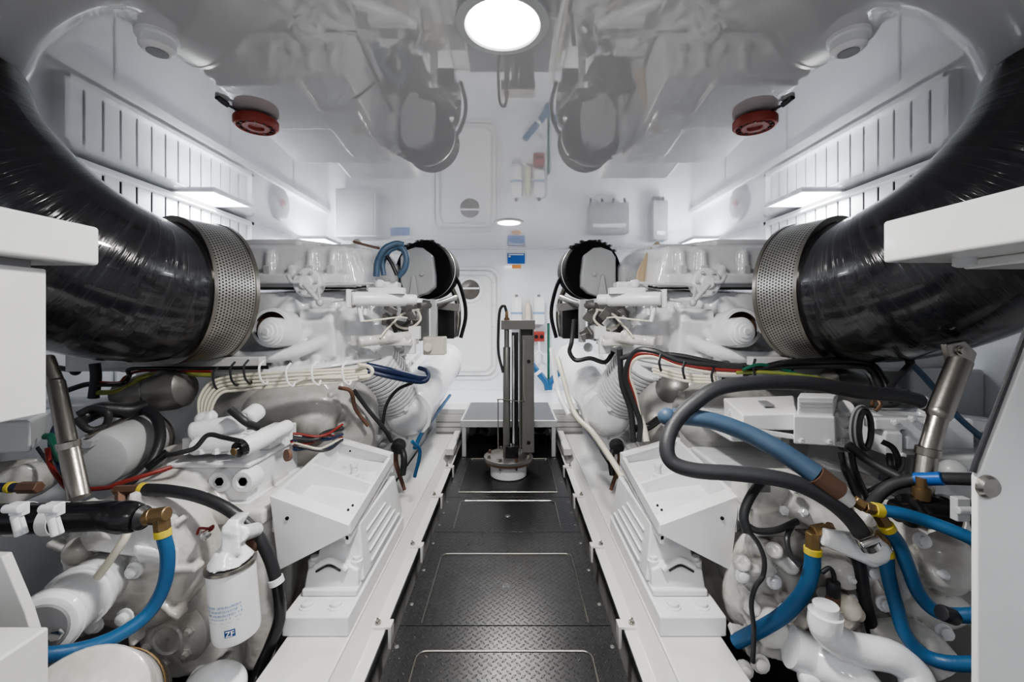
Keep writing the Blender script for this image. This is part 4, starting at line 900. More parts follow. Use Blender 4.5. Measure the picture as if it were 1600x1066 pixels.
for k, (c, nm) in enumerate((('redwire', 'upper red'), ('black', 'thick black'), ('navy', 'upper navy'), ('redwire', 'lower red'), ('cable', 'ivory'), ('black', 'thin black'), ('navy', 'lower navy'))):
    j = lambda a: rr.uniform(-a, a)
    hose([(448 + k * 2, 678 + k * 4, 1.72), (466 + j(5), 676 + k * 5 + j(5), 1.74), (490 + j(6), 676 + k * 5 + j(7), 1.76), (512 + j(5), 672 + k * 5 + j(6), 1.8), (535, 668 + k * 4 + j(5), 1.9)], (2, 3.6, 2.6, 1.8, 1.8, 2, 2.6)[k], c, '%s wire of the tangle behind the left bracket tray' % nm, 'loom_wire', 'wire', seg=8)
for k, (pts, r) in enumerate((([(588, 432, 2.05), (590, 410, 2.05), (600, 390, 2.05), (618, 381, 2.08), (630, 383, 2.1)], 5), ([(600, 430, 2.08), (598, 410, 2.08), (608, 392, 2.08), (620, 386, 2.1)], 4.5), ([(614, 384, 2.1), (628, 388, 2.1), (635, 402, 2.1), (632, 420, 2.1), (622, 432, 2.1)], 5))):
    hose(pts, r, 'bluefaded', 'blue hose loop above the left actuator, %s' % ['outer left loop', 'inner left loop', 'right loop by the grey cover'][k], 'blue_hose_loop')
hose([(604, 400, 2.05), (612, 412, 2.05), (620, 430, 2.05)], 3, 'blackg', 'black hose crossing inside the blue loops', 'black_hose', seg=8)
hose([(553, 378, 2.2), (575, 384, 2.15), (592, 388, 2.1)], 2, 'copper', 'thin copper capillary behind the blue loops', 'copper_capillary', 'pipe', seg=8)
# ---------------- right gearbox
t = thing('gearbox', (1.05, 1.6, -.1), 'white marine gearbox under blue hoses, bolted to the right engine', 'gearbox')
m = MB()
m.bb(.84, 1.20, 1.50, 1.85, -.05, .42); m.box((.98, 1.46, .43), (.36, .16, .06))
for px, py, r, sc in ((1190, 880, .10, (1, .8, 1.1)), (1165, 930, .09, (.8, .8, 1.4)), (1230, 850, .09, (1.4, .8, .7)), (1215, 960, .10, (1, .8, 1.2)), (1275, 900, .08, (1, .8, 1.3)), (1180, 990, .07, (1, 1, 1)), (1260, 985, .08, (1.1, .8, 1))): m.sph(P(px, py, 1.40), r, 18, sc)
m.lathe([(0, 0), (.05, 0), (.07, .02), (.16, .04), (.175, .07), (.175, .2)], P(1240, 925, 1.36), (.1, 1, 0), 32)
for k in range(7):
    a = PI * (.55 + k * .16); c = P(1240, 925, 1.36); m.box(c + V((math.cos(a) * .13, .03, math.sin(a) * .13)), (.12, .05, .022), (0, -a, 0))
m.tube([P(1165, 850, 1.35), P(1200, 860, 1.33), P(1240, 905, 1.32), P(1250, 960, 1.32)], .03); m.tube([P(1200, 830, 1.38), P(1300, 870, 1.33), P(1360, 860, 1.3)], .04)
m.tube([P(1290, 900, 1.3), P(1300, 870, 1.3), P(1330, 850, 1.28)], .035)
rr = random.Random(11)
for k in range(16):
    m.box(P(1160 + rr.random() * 120, 850 + rr.random() * 150, 1.30 + rr.random() * .05), (.03 + .09 * rr.random(), .06, .014 + .02 * rr.random()), (rr.uniform(-.4, .4), rr.uniform(-1.2, 1.2), rr.uniform(-.3, .3)))
for px, py in ((1160, 880), (1175, 950), (1205, 1000), (1250, 970), (1210, 860), (1290, 930), (1235, 885)): m.cyl(P(px, py, 1.28), P(px, py, 1.38), .024, .03)
part(m, 'main_housing', 'grime', t, remesh=.006, smooth=2)
m = MB(); c = P(1425, 915, 1.24)
m.lathe([(0, -.03), (.09, -.03), (.11, 0), (.15, .01), (.165, .04), (.19, .06), (.22, .08), (.225, .2), (.25, .24), (.25, .4)], c, (0, 1, 0), 56)
m.sph(P(1450, 950, 1.22), .08, 22, (1.5, .7, .7))
for k in range(9):
    a = 2 * PI * k / 9 + .3; m.box(c + V((math.cos(a) * .17, .03, math.sin(a) * .17)), (.13, .06, .016), (0, -a, 0)); m.cyl(c + V((math.cos(a + .35) * .20, .03, math.sin(a + .35) * .20)), c + V((math.cos(a + .35) * .20, .12, math.sin(a + .35) * .20)), .022)
m.sph(P(1400, 890, 1.18), .06, 18, (.8, .8, 1.4)); m.sph(P(1480, 880, 1.2), .07, 18, (1, .8, 1.3)); m.box(P(1350, 905, 1.3), (.05, .1, .3), (0, .2, 0)); m.tube([P(1370, 1000, 1.2), P(1430, 1000, 1.15), P(1480, 1050, 1.1)], .05)
part(m, 'round_end_housing', 'grime', t, remesh=.006, smooth=2)
m = MB()
m.tube([P(1290, 958, 1.12), P(1292, 985, 1.12), P(1330, 1012, 1.12), P(1390, 1025, 1.1), P(1425, 1050, 1.08), P(1440, 1090, 1.05)], .040, seg=28); m.cyl(P(1290, 945, 1.12), P(1291, 965, 1.12), .030)
part(m, 'thick_white_pipe', 'engine', t, smooth=0)
m = MB(); m.tube([P(1235, 1010, 1.2), P(1275, 1030, 1.18), P(1330, 1060, 1.12), P(1360, 1100, 1.1)], .055, seg=28); m.rcyl(P(1250, 1062, 1.15), P(1320, 1062, 1.15), .02)
part(m, 'lower_white_pipe', 'engine', t)
for px, py, d in ((1180, 1018, 1.28), (1228, 1018, 1.25), (1253, 1015, 1.22), (1232, 960, 1.25), (1165, 1050, 1.25), (1190, 1040, 1.22), (1203, 985, 1.27)):
    q = MB(); c = P(px, py, d); q.lathe([(.026, 0), (.026, .008), (.017, .010), (.017, .024), (.011, .028), (0, .028)], c + V((0, .01, 0)), (-.2, -1, .25), 12); part(q, 'flange_bolt', 'grime', t)
q = MB(); q.lathe([(.045, .0), (.05, .012), (.05, .06), (.06, .07), (.06, .1)], P(1208, 992, 1.24), (.3, 1, 0), 28); q.box(P(1225, 1000, 1.28), (.16, .06, .10), (0, .3, 0)); part(q, 'flange_casting', 'grime', t, remesh=.005, smooth=3)
q = MB(); q.lathe([(0, 0), (.035, .004), (.042, .012), (.045, .03), (.045, .10)], P(1330, 905, 1.2), (0, 1, 0), 24); part(q, 'pump_cap', 'grime', t)
q = MB(); q.bolt(P(1330, 905, 1.2), (0, -1, 0), .008, .012); q.bolt(P(1332, 935, 1.21), (0, -1, 0), .008, .012); part(q, 'cap_bolt', 'engine', t)
for px, py, d in ((1400, 860, 1.17), (1450, 850, 1.17), (1480, 900, 1.16), (1390, 950, 1.17), (1440, 990, 1.14), (1370, 900, 1.19), (1485, 995, 1.12), (1165, 905, 1.27), (1215, 915, 1.27), (1280, 880, 1.26)):
    q = MB(); q.lathe([(.022, 0), (.022, .006), (.015, .008), (.015, .02), (.009, .024), (0, .024)], P(px, py, d) + V((0, .02, 0)), (-.2, -1, .2), 12); part(q, 'casing_bolt', 'engine', t)
# upper casting with window and two bolts
q = MB(); q.box(P(1200, 762, 1.40), (.20, .10, .10)); q.box(P(1210, 800, 1.42), (.26, .12, .06)); q.cyl(P(1175, 815, 1.36), P(1230, 815, 1.36), .045); q.tube([P(1230, 780, 1.34), P(1290, 815, 1.3), P(1330, 850, 1.28)], .042); q.box(P(1265, 800, 1.34), (.16, .08, .05), (0, .5, 0))
q.sph(P(1300, 790, 1.34), .05); part(q, 'upper_casting', 'grime', t, remesh=.005, smooth=3)
for px, py in ((1225, 798), (1255, 801), (1240, 765)):
    q = MB(); q.bolt(P(px, py, 1.29), (0, -1, .5), .010, .012); part(q, 'casting_bolt', 'engine', t)
q = MB(); q.box(P(1192, 758, 1.325), (.045, .006, .045)); part(q, 'recess', 'grey', t)
m = MB(); m.bb(.86, 1.22, 1.5, 1.95, .36, .50); m.box(P(1150, 660, 1.75), (.2, .3, .08)); m.box((.90, 2.0, .44), (.1, .4, .10), (.2, 0, 0)); part(m, 'upper_deck', 'engine', t, bev=.012)
# white pipe lug under the rubber hose end
m = MB(); m.tube([P(1285, 838, 1.18), P(1325, 850, 1.17), P(1365, 862, 1.16)], .026, rfun=lambda u: .024 + .018 * u); m.sph(P(1364, 856, 1.15), .042); part(m, 'hose_spigot', 'engine', t, remesh=.004, smooth=2)

# ---------------- white control box on top of the right gearbox
t = thing('control_unit', P(1210, 690, 1.5), 'white electronic control box with stepped lid on the right gearbox', 'control box')
m = MB(); m.hexa([P(1120, 668, 1.42), P(1320, 700, 1.42), P(1315, 690, 1.6), P(1135, 655, 1.75), P(1120, 660, 1.42), P(1320, 692, 1.42), P(1315, 682, 1.6), P(1135, 648, 1.75)]); part(m, 'base_plate', 'white', t, bev=.003)
m = MB(); m.hexa([P(1160, 672, 1.42), P(1245, 673, 1.42), P(1248, 650, 1.62), P(1132, 652, 1.70), P(1160, 648, 1.42), P(1245, 646, 1.42), P(1240, 618, 1.70), P(1130, 622, 1.72)]); part(m, 'low_case', 'white', t, bev=.006)
m = MB(); m.hexa([P(1240, 694, 1.38), P(1306, 698, 1.38), P(1312, 670, 1.52), P(1242, 668, 1.52), P(1240, 650, 1.38), P(1304, 652, 1.38), P(1310, 642, 1.52), P(1240, 640, 1.52)]); part(m, 'high_case', 'white', t, bev=.005)
m = MB(); m.hexa([P(1246, 652, 1.40), P(1302, 653, 1.40), P(1306, 640, 1.52), P(1248, 638, 1.52), P(1246, 620, 1.40), P(1304, 621, 1.40), P(1310, 615, 1.52), P(1250, 614, 1.52)]); part(m, 'lid_block', 'white', t, bev=.006)
for k in range(3):
    q = MB(); q.hexa([P(1249, 630 + 5 * k, 1.396), P(1300, 631 + 5 * k, 1.396), P(1300, 631 + 5 * k, 1.41), P(1249, 630 + 5 * k, 1.41), P(1249, 628 + 5 * k, 1.396), P(1300, 629 + 5 * k, 1.396), P(1300, 629 + 5 * k, 1.41), P(1249, 628 + 5 * k, 1.41)]); part(q, 'lid_groove', 'greyplate', t)
q = MB(); q.hexa([P(1195, 636, 1.5), P(1210, 636, 1.5), P(1198, 629, 1.62), P(1184, 628, 1.62), P(1195, 633, 1.495), P(1210, 633, 1.495), P(1198, 626, 1.61), P(1184, 626, 1.61)]); part(q, 'dark_slot', 'grey', t)
for px, py, d in ((1128, 664, 1.45), (1316, 690, 1.42), (1252, 690, 1.372), (1296, 692, 1.372), (1140, 645, 1.6)):
    q = MB(); q.bolt(P(px, py, d), (0, -.3, 1), .007, .01); part(q, 'box_screw', 'greyplate', t)
for k, (px, py) in enumerate(((1318, 676), (1320, 662))):
    q = MB(); q.cyl(P(px - 8, py, 1.44), P(px + 6, py, 1.44), .022); part(q, 'plug_connector', 'white', t)
t = thing('valve_block', P(1420, 695, 1.55), 'white cast valve block with ribbed face beside the stainless tube on the right', 'valve block')
m = MB(); m.box(P(1420, 672, 1.6), (.28, .2, .13)); m.box(P(1410, 660, 1.5), (.24, .05, .04)); m.box(P(1385, 690, 1.5), (.06, .06, .08)); m.box(P(1425, 685, 1.5), (.09, .05, .07)); m.cyl(P(1460, 690, 1.55), P(1500, 680, 1.55), .04); m.sph(P(1450, 640, 1.6), .03); part(m, 'cast_body', 'engine', t, remesh=.005, smooth=2)
for px, py in ((1398, 660), (1425, 655), (1450, 662), (1408, 712), (1438, 714)):
    q = MB(); q.bolt(P(px, py, 1.47), (0, -1, .4), .009, .012); part(q, 'block_bolt', 'engine', t)
m = MB(); m.hexa([P(1430, 800, 1.4), P(1600, 800, 1.35), P(1600, 760, 1.6), P(1440, 760, 1.6), P(1430, 712, 1.4), P(1600, 718, 1.35), P(1600, 690, 1.6), P(1440, 690, 1.6)]); m.sph(P(1488, 738, 1.36), .04)
one(m, 'junction_box', M['greyplate'], 'grey ribbed casing behind the taped black hose on the right', 'casing', bev=.01)
m = MB(); m.box(P(1520, 662, 1.6), (.34, .12, .05), (0, .12, 0)); m.box(P(1500, 700, 1.7), (.5, .2, .06)); one(m, 'cable_tray', M['engine'], 'white sloping tray right of the stainless tube', 'tray', bev=.008)
m = MB(); m.bb(1.75, 2.08, 1.8, 3.6, .40, .88); one(m, 'wall_shelf_unit', M['greyplate'], 'low pale grey unit along the right wall', 'unit', bev=.02)
m = MB(); m.box(P(1140, 590, 2.0), (.1, .1, .1)); m.sph(P(1060, 612, 2.1), .12, 24, (1, 1, 1)); one(m, 'dark_round_cover', M['steeldark'], 'dark round cover in the shade behind the grey hose bend', 'cover', bev=.02)

# ---------------- right hoses
hose([(1436, 626, 1.40), (1400, 618, 1.38), (1340, 612, 1.34), (1270, 600, 1.30), (1190, 598, 1.28), (1125, 606, 1.27), (1085, 630, 1.26), (1055, 660, 1.25), (1042, 695, 1.22), (1050, 722, 1.2), (1085, 735, 1.18), (1150, 740, 1.16), (1215, 748, 1.14), (1260, 762, 1.13), (1300, 785, 1.12), (1330, 812, 1.12), (1350, 840, 1.12)], 13, 'hosegrey', 'long dark grey hose making a wide bend over the right bracket tray', 'dark_hose', seg=24, sub=8, rfun=lambda u: .0215 if u > .45 else .021 + .002 * (1 - u))
for k in range(9):
    pass
o = thing('hose_clamp', P(1355, 845, 1.12), 'shiny worm-drive clamp at the lower end of the long dark hose', 'hose clamp')
ring(o, (1345, 832, 1.12), (1352, 842, 1.12), 16, 'steel', 'outer_band'); ring(o, (1354, 846, 1.12), (1359, 854, 1.12), 15, 'chrome', 'inner_band')
q = MB(); q.rcyl(P(1345, 852, 1.085), P(1372, 842, 1.085), .009, .002); part(q, 'worm_screw', 'chrome', o)
o = hose([(1050, 652, 1.27), (1060, 651, 1.27), (1110, 657, 1.25), (1165, 676, 1.22), (1215, 702, 1.18), (1252, 726, 1.15), (1275, 742, 1.13)], 14, 'bluefaded', 'thick faded blue hose crossing in front of the white control box', 'blue_hose', seg=24, rfun=lambda u: .024 + .004 * u)
q = MB(); q.sph(P(1042, 651, 1.27), .027, 18); part(q, 'hose_end', 'bluefaded', o)
q = MB(); q.cyl(P(1272, 740, 1.13), P(1308, 768, 1.12), .029, .029, 24); part(q, 'brown_tape_wrap', 'copper', o); q = MB(); q.cyl(P(1308, 768, 1.12), P(1325, 785, 1.12), .026, .020); part(q, 'hose_tail', 'engine2', o)
def bluehose(pts, r, lab, y0, b0, fit=None):
    o = hose(pts, r, 'blue', lab, 'blue_hose', seg=20)
    ring(o, y0, b0, r + 1.2, 'yellow', 'yellow_ring')
    if fit:
        for k in range(len(fit) - 1): knurl(o, fit[k], fit[k + 1], r * .95, name='brass_fitting')
    return o
bluehose([(1376, 797, 1.12), (1410, 803, 1.1), (1450, 815, 1.08), (1500, 834, 1.04), (1560, 862, 1.0)], 9.5, 'blue hose running straight to the right from the brass tee', (1364, 796, 1.12), (1376, 798, 1.12), [(1334, 782, 1.13), (1350, 792, 1.12), (1366, 796, 1.12)])
bluehose([(1388, 828, 1.12), (1404, 850, 1.12), (1420, 890, 1.11), (1436, 928, 1.1), (1462, 955, 1.08), (1500, 962, 1.05), (1560, 958, 1.0)], 10, 'blue hose dropping in an upper S curve to a black tie', (1383, 820, 1.12), (1388, 828, 1.12), [(1372, 802, 1.13), (1384, 822, 1.12)])
bluehose([(1384, 868, 1.13), (1388, 900, 1.13), (1400, 945, 1.12), (1414, 990, 1.1), (1442, 1022, 1.08), (1480, 1036, 1.05), (1540, 1038, 1.0)], 10, 'blue hose making the lowest curve at the right, under the tied one', (1383, 860, 1.13), (1384, 868, 1.13), [(1378, 830, 1.14), (1383, 862, 1.13)])
bluehose([(1270, 864, 1.2), (1268, 890, 1.2), (1256, 925, 1.2), (1225, 960, 1.22), (1185, 985, 1.25), (1150, 1003, 1.3)], 11, 'blue hose curving down left from an elbow to the right mount', (1270, 856, 1.2), (1270, 865, 1.2), [(1292, 828, 1.2), (1270, 832, 1.2), (1270, 858, 1.2)])
m = MB(); m.rcyl(P(1470, 957, 1.05), P(1492, 965, 1.05), .019, .004); one(m, 'black_tie', M['black'], 'black band round the tied blue hose at lower right', 'tie')
q = MB(); q.lathe([(.022, 0), (.026, .002), (.026, .010), (.018, .012)], P(1292, 830, 1.2), (.6, -1, .1), 24); q.lathe([(.014, .01), (.014, .02), (0, .021)], P(1292, 830, 1.2), (.6, -1, .1), 6); one(q, 'elbow_plug', M['brass'], 'round brass plug above the yellow-ringed elbow of the lower left blue hose', 'plug')
hose([(1337, 850, 1.2), (1344, 890, 1.2), (1352, 940, 1.2), (1366, 995, 1.2)], 9, 'black', 'straight black hose hanging behind the lower blue hoses', 'black_hose', seg=16)
o = hose([(1360, 795, 1.18), (1372, 775, 1.2), (1395, 758, 1.2), (1430, 750, 1.18), (1470, 748, 1.14), (1560, 750, 1.08)], 9, 'hosegrey', 'dark hose with blue tape running to the right panel edge', 'dark_hose', seg=18)
ring(o, (1430, 749, 1.175), (1472, 748, 1.13), 9.8, 'bluebright', 'blue_tape')
hose([(1325, 695, 1.36), (1350, 715, 1.34), (1380, 733, 1.3), (1410, 748, 1.26), (1425, 756, 1.25)], 7, 'hosegrey', 'dark hose slanting down from the control box plugs', 'dark_hose')
hose([(1322, 708, 1.36), (1328, 735, 1.34), (1342, 768, 1.32), (1352, 790, 1.3)], 11, 'blackg', 'thick black sleeved loom dropping behind the brown taped hose', 'cable_loom', 'cable')
hose([(1352, 770, 1.32), (1380, 755, 1.32), (1408, 735, 1.32), (1412, 715, 1.34)], 3, 'black', 'thin black wire curving up to the valve block', 'black_wire', 'wire', seg=8)
for k in range(4):
    c = P(1352 + k * 2, 672 + k, 1.36); q = MB(); pts = [c + V((math.cos(a) * (.020 + .004 * k), .01 * k, math.sin(a) * (.062 + .004 * k))) for a in [2 * PI * i / 14 for i in range(15)]]
    q.tube(pts, .0085, seg=8, sub=3); one(q, 'coiled_cable', M['grey'] if k % 2 else M['hosegrey'], 'turn of the grey coiled cable hanging right of the control box', 'cable', 'grey coiled cable right of the control box')
hose([(1378, 690, 1.4), (1395, 700, 1.38), (1404, 720, 1.36), (1402, 735, 1.34), (1392, 728, 1.34), (1390, 710, 1.36)], 4.5, 'black', 'small black cable loop below the valve block', 'cable_loop', 'cable', seg=10)
m = MB(); m.lathe([(0, 0), (.024, 0), (.028, .006), (.028, .03), (.018, .034), (.018, .06)], P(1322, 636, 1.5), (.3, .8, -.5), 20); one(m, 'vent_plug', M['white'], 'white round vent plug right of the control box lid', 'plug')
hose([(1362, 635, 1.4), (1366, 622, 1.42), (1376, 632, 1.4), (1368, 642, 1.4)], 3, 'copper', 'small brown wire loop above the coiled cable', 'brown_wire', 'wire', seg=8)
# black sensor loom at the left of the right gearbox
hose([(1200, 742, 1.3), (1180, 765, 1.28), (1166, 790, 1.27), (1162, 810, 1.26), (1168, 832, 1.25)], 7, 'black', 'black sleeved loom dropping beside the right bracket tray', 'cable_loom', 'cable')
hose([(1168, 828, 1.25), (1185, 850, 1.24), (1194, 875, 1.23), (1192, 900, 1.23), (1180, 918, 1.22), (1174, 945, 1.22), (1178, 985, 1.22), (1176, 1035, 1.22)], 3.6, 'black', 'thin black cable snaking down the right gearbox', 'black_cable', 'cable', seg=10)
hose([(1165, 820, 1.26), (1185, 830, 1.25), (1215, 828, 1.25), (1245, 815, 1.28)], 5, 'black', 'black cable crossing right below the upper casting', 'black_cable', 'cable')
hose([(1238, 822, 1.28), (1230, 840, 1.24), (1234, 865, 1.22), (1250, 885, 1.2)], 4, 'black', 'short black cable hanging to the brass elbow hose', 'black_cable', 'cable', seg=10)
m = MB(); m.tube([P(1284, 895, 1.18), P(1296, 888, 1.18), P(1303, 900, 1.18), P(1302, 920, 1.18)], .006); m.rcyl(P(1302, 908, 1.18), P(1302, 932, 1.18), .017, .003); o = one(m, 'level_sensor', M['black'], 'black plug sensor standing on the thick white pipe', 'sensor')
q = MB(); q.lathe([(.020, 0), (.020, .02), (.016, .03)], P(1302, 944, 1.18), (0, 0, 1), 6); part(q, 'brass_seat', 'copper', o)
m = MB(); m.sph(P(1325, 950, 1.17), .032); m.cyl(P(1310, 945, 1.17), P(1340, 960, 1.2), .02); one(m, 'brass_coupling', M['cream'], 'cream coupling beside the black plug sensor', 'coupling')
# fat rubber hose with clamp at the right edge
t = thing('coolant_hose', P(1460, 800, 1.2), 'fat black rubber hose with a white clamp by the right panel', 'hose')
m = MB(); m.tube([P(1400, 798, 1.165), P(1420, 798, 1.165), P(1432, 799, 1.165), P(1470, 802, 1.15), P(1560, 812, 1.10)], .048, seg=28, rfun=lambda u: .030 if u < .2 else .044); part(m, 'rubber_sleeve', 'blackg', t)
q = MB(); q.lathe([(.046, 0), (.052, .001), (.052, .034), (.046, .035)], P(1478, 804, 1.145), (1, 0, -.08), 36, cap=False); part(q, 'band_clamp', 'white', t)
q = MB(); c = P(1500, 795, 1.08); q.box(c, (.035, .02, .06)); q.cyl(c + V((-.02, -.01, 0)), c + V((.02, -.01, 0)), .01); part(q, 'clamp_screw', 'greyplate', t, bev=.003)
q = MB(); q.lathe([(.02, 0), (.02, .03), (.013, .032), (.013, .06)], P(1440, 780, 1.155), (0, 0, 1), 12); part(q, 'brass_stub', 'brass', t)
q = MB(); q.lathe([(.0465, 0), (.0465, .006)], P(1476, 804, 1.14), (1, 0, -.08), 36, cap=False); part(q, 'bead_ring', 'cream', t)
t = steelpipe([(1440, 775, 1.18), (1448, 715, 1.2), (1468, 645, 1.22), (1500, 565, 1.25)], [14, 13, 16], 'stainless tube strut holding up the right exhaust elbow', 1)
ring(t, (1449, 712, 1.2), (1451, 700, 1.2), 16, 'steel', 'weld_band')
m = MB(); m.prism([P(1478, 538, 1.26), P(1508, 532, 1.26), P(1528, 552, 1.26), P(1520, 578, 1.26), P(1508, 600, 1.26), P(1488, 575, 1.26)], (0, .02, 0)); part(m, 'top_lug', 'steel', t, bev=.004)
q = MB(); q.lathe([(.016, 0), (.016, .004), (.011, .005), (.011, .012), (0, .013)], P(1500, 548, 1.26), (0, -1, 0), 16); part(q, 'lug_bolt', 'steel', t)
hose([(1422, 567, 1.5), (1445, 590, 1.5), (1470, 620, 1.5), (1500, 655, 1.5), (1535, 685, 1.5)], 4.5, 'bluefaded', 'thin blue tube slanting down behind the stainless strut on the right', 'blue_tube', 'tube')
hose([(1424, 567, 1.5), (1408, 585, 1.48), (1390, 606, 1.45)], 4.5, 'hosegrey', 'short grey tube meeting the thin blue tube at its top', 'grey_tube', 'tube')
m = MB(); m.sph(P(1422, 566, 1.5), .014); one(m, 'tube_joint', M['black'], 'black joint where the thin blue and grey tubes meet', 'joint')
# wiring along the right engine
for k in range(3):
    o = k * 6
    hose([(998, 690, 1.95), (1000, 660, 1.95), (994 - o * .6, 620, 1.92), (984 - o * .6, 585, 1.9), (992, 562 - o, 1.86), (1020, 557 - o * .7, 1.82), (1060, 572 - o * .7, 1.78), (1110, 582 - o, 1.75), (1160, 585 - o, 1.72)], [2.6, 3.2, 4.5][k], ['cable', 'redwire', 'black'][k], '%s of the loom bending round the right ribbed bellows' % ['innermost ivory cable', 'red wire', 'thick black cable'][k], ['ivory_cable', 'red_wire', 'black_cable'][k], 'cable', seg=8)
hose([(968, 545, 1.9), (972, 600, 1.95), (985, 640, 1.98), (990, 690, 2.0)], 4.5, 'hosegrey', 'dark grey cable dropping straight beside the right cooler', 'grey_cable', 'cable')
hose([(970, 560, 1.9), (1000, 553, 1.86), (1060, 556, 1.8), (1120, 568, 1.75), (1180, 575, 1.72), (1260, 572, 1.68), (1340, 572, 1.64), (1362, 580, 1.62), (1375, 605, 1.6)], 4.5, 'black', 'thick black cable clipped along the right engine rail', 'black_cable', 'cable')
hose([(1160, 585, 1.74), (1210, 570, 1.7), (1240, 566, 1.68), (1330, 563, 1.64), (1362, 570, 1.62), (1380, 592, 1.6), (1388, 612, 1.58)], 5, 'blackg', 'glossy black cable under the right collar bending down by the wall', 'black_cable', 'cable')
for k in range(3):
    hose([(1020, 572 + k * 5, 1.82), (1070, 585 + k * 5, 1.78), (1120, 590 + k * 4, 1.74)], 2.5, 'cable', 'ivory cable under the right turbo housing', 'ivory_cable', 'cable', 'ivory cables under the right turbo housing', seg=8)
for k, (px, py) in enumerate(((1033, 566), (1070, 578), (1115, 588), (1240, 572), (1180, 574))):
    hose([(px, py - 12, 1.74), (px - 3, py, 1.70), (px, py + 14, 1.71)], 2, 'black', 'black cable tie on the right loom at its %s' % ['left bend', 'second hold', 'middle', 'right end', 'fourth hold'][k], 'cable_tie', 'cable tie', 'cable ties on the right loom', seg=6)
hose([(1150, 582, 1.72), (1200, 582, 1.7), (1260, 588, 1.66), (1310, 598, 1.62), (1350, 608, 1.6)], 3, 'yg', 'yellow-green earth wire above the long dark hose', 'earth_wire', 'wire', seg=8)
hose([(1160, 578, 1.7), (1185, 570, 1.7), (1215, 575, 1.7), (1270, 592, 1.66), (1330, 606, 1.62), (1420, 612, 1.58)], 2.6, 'green', 'thin green wire sagging above the long dark hose', 'green_wire', 'wire', seg=8)
hose([(1390, 610, 1.42), (1392, 630, 1.42)], 3, 'black', 'black tie round the long dark hose near the wall', 'cable_tie', 'cable tie', seg=6)
m = MB(); m.tube([P(1432, 625, 1.42), P(1445, 632, 1.42), P(1462, 640, 1.42)], .022, rfun=lambda u: .022); one(m, 'hose_end_sleeve', M['blackg'], 'black sleeve with white ties at the far end of the long dark hose', 'sleeve')
for k in range(2): ring(bpy.data.objects['hose_end_sleeve'], (1438 + 13 * k, 628 + 6 * k, 1.42), (1441 + 13 * k, 629 + 6 * k, 1.42), 11, 'white', 'white_tie')
hose([(897, 500, 2.4), (893, 535, 2.35), (890, 550, 2.35), (900, 563, 2.3), (922, 560, 2.3), (945, 566, 2.3), (958, 550, 2.3)], 3.5, 'black', 'black cable festoon below the black module on the right engine', 'black_cable', 'cable', seg=8)
hose([(1000, 650, 1.98), (1006, 670, 1.96), (1010, 690, 1.94)], 5, 'cable', 'short ivory sleeve behind the right bracket tray', 'ivory_cable', 'cable')
hose([(872, 560, 3.0), (895, 640, 2.6), (925, 675, 2.35), (950, 710, 2.2), (985, 765, 1.95)], 4.5, 'cable', 'cream pipe running down between the right cooler and its bearer', 'cream_pipe', 'pipe')
hose([(862, 545, 3.2), (872, 610, 3.0), (890, 650, 2.7)], 4, 'white', 'white pipe beside the far foot block on the right', 'white_pipe', 'pipe')
hose([(985, 670, 2.0), (1010, 668, 2.0), (1030, 655, 1.98)], 6, 'blackg', 'short black connector behind the right bracket tray', 'black_connector', 'connector')

# ---------------- near white furniture at both edges
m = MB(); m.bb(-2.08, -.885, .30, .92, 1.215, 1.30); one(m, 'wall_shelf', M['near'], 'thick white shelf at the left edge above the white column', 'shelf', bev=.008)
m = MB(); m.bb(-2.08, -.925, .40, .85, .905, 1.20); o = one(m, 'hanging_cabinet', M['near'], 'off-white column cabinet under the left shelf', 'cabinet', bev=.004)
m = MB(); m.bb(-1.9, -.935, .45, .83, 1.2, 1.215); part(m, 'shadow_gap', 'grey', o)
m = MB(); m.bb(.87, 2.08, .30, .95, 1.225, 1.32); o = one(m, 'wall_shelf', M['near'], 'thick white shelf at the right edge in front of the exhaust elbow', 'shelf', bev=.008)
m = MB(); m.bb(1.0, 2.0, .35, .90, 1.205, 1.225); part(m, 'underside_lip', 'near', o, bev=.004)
for y in (.86, .68):
    m = MB(); m.lathe([(.018, 0), (.018, .016), (.012, .02), (0, .021)], (.96, y, 1.225), (0, 0, -1), 16); part(m, 'rubber_foot', 'greyplate', o)
d = .70
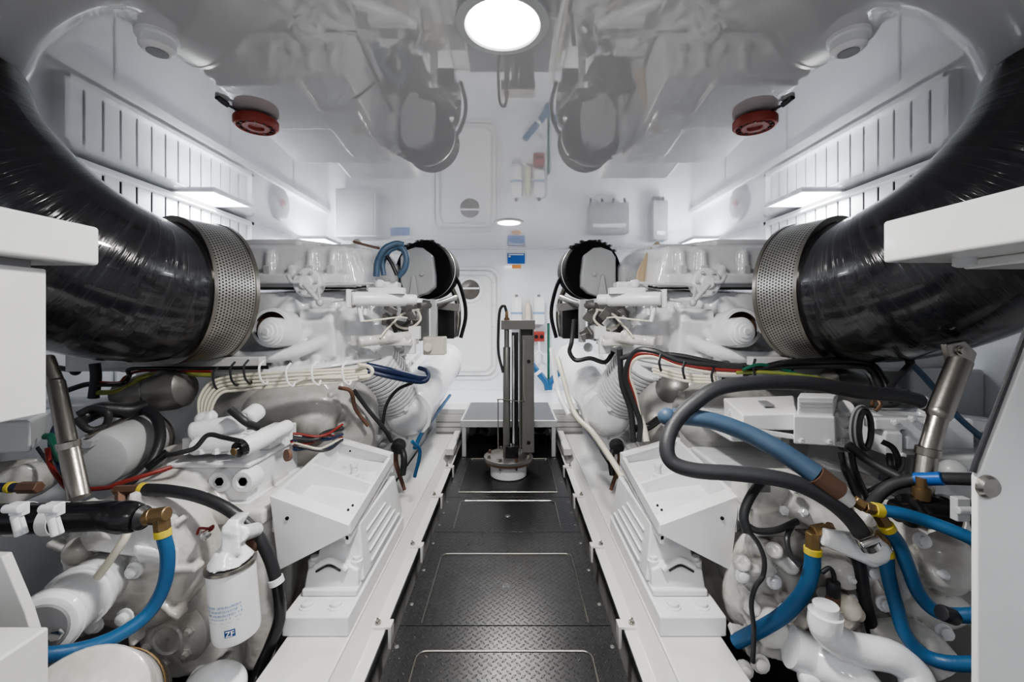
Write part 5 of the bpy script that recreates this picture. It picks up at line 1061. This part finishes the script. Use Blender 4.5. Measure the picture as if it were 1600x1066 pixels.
pts = [P(1516, 1300, d), P(1516, 742, d), P(1522, 728, d), P(1600, 528, d), P(1640, 425, d), P(2300, 425, d), P(2300, 1300, d)]
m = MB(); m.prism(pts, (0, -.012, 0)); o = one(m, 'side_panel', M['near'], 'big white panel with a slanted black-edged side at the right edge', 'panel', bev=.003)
m = MB(); m.tube([P(1520, 738, d - .006), P(1524, 724, d - .006), P(1600, 526, d - .006), P(1640, 423, d - .006)], .0042, seg=10, smooth=False); part(m, 'black_edge_seal', 'black', o)
q = MB(); q.lathe([(.019, 0), (.019, .004), (.015, .009), (0, .011)], P(1541, 760, d - .012), (0, -1, 0), 28); part(q, 'panel_stud', 'steel', o)
m = MB(); m.bb(-2.08, P(78, 0, .80).x, .35, .80, -.55, P(0, 978, .80).z); one(m, 'low_locker', M['near'], 'white box corner at the lower left edge of the photo', 'box', bev=.006)
m = MB(); m.prism([P(-400, 860, .88), P(2, 870, .88), P(38, 955, .88), P(52, 1000, .88), P(-400, 1010, .88)], (0, .02, 0)); one(m, 'slanted_plate', M['near'], 'white slanted plate edge above the lower left box', 'plate', bev=.003)
# ================================================================== camera and world
cam = bpy.data.cameras.new('camera'); co = bpy.data.objects.new('camera', cam); col.objects.link(co)
co.location = (CX, 0, CZ); co.rotation_euler = (PI / 2, 0, 0)
cam.sensor_width = 36; cam.lens = 36 * F / 1600; cam.clip_start = .02
cam.shift_y = -(533 - VY) / 1600
bpy.context.scene.camera = co
w = bpy.data.worlds.new('world'); bpy.context.scene.world = w; w.use_nodes = True
w.node_tree.nodes['Background'].inputs[0].default_value = (.8, .85, .9, 1); w.node_tree.nodes['Background'].inputs[1].default_value = .3
sc = bpy.context.scene
sc.view_settings.view_transform = 'AgX'; sc.view_settings.look = 'AgX - Medium High Contrast'; sc.view_settings.exposure = -0.02
sc.cycles.use_denoising = True; sc.cycles.max_bounces = 8; sc.cycles.diffuse_bounces = 5; sc.cycles.glossy_bounces = 4
sc.cycles.sample_clamp_indirect = 6; sc.cycles.caustics_reflective = False; sc.cycles.caustics_refractive = False
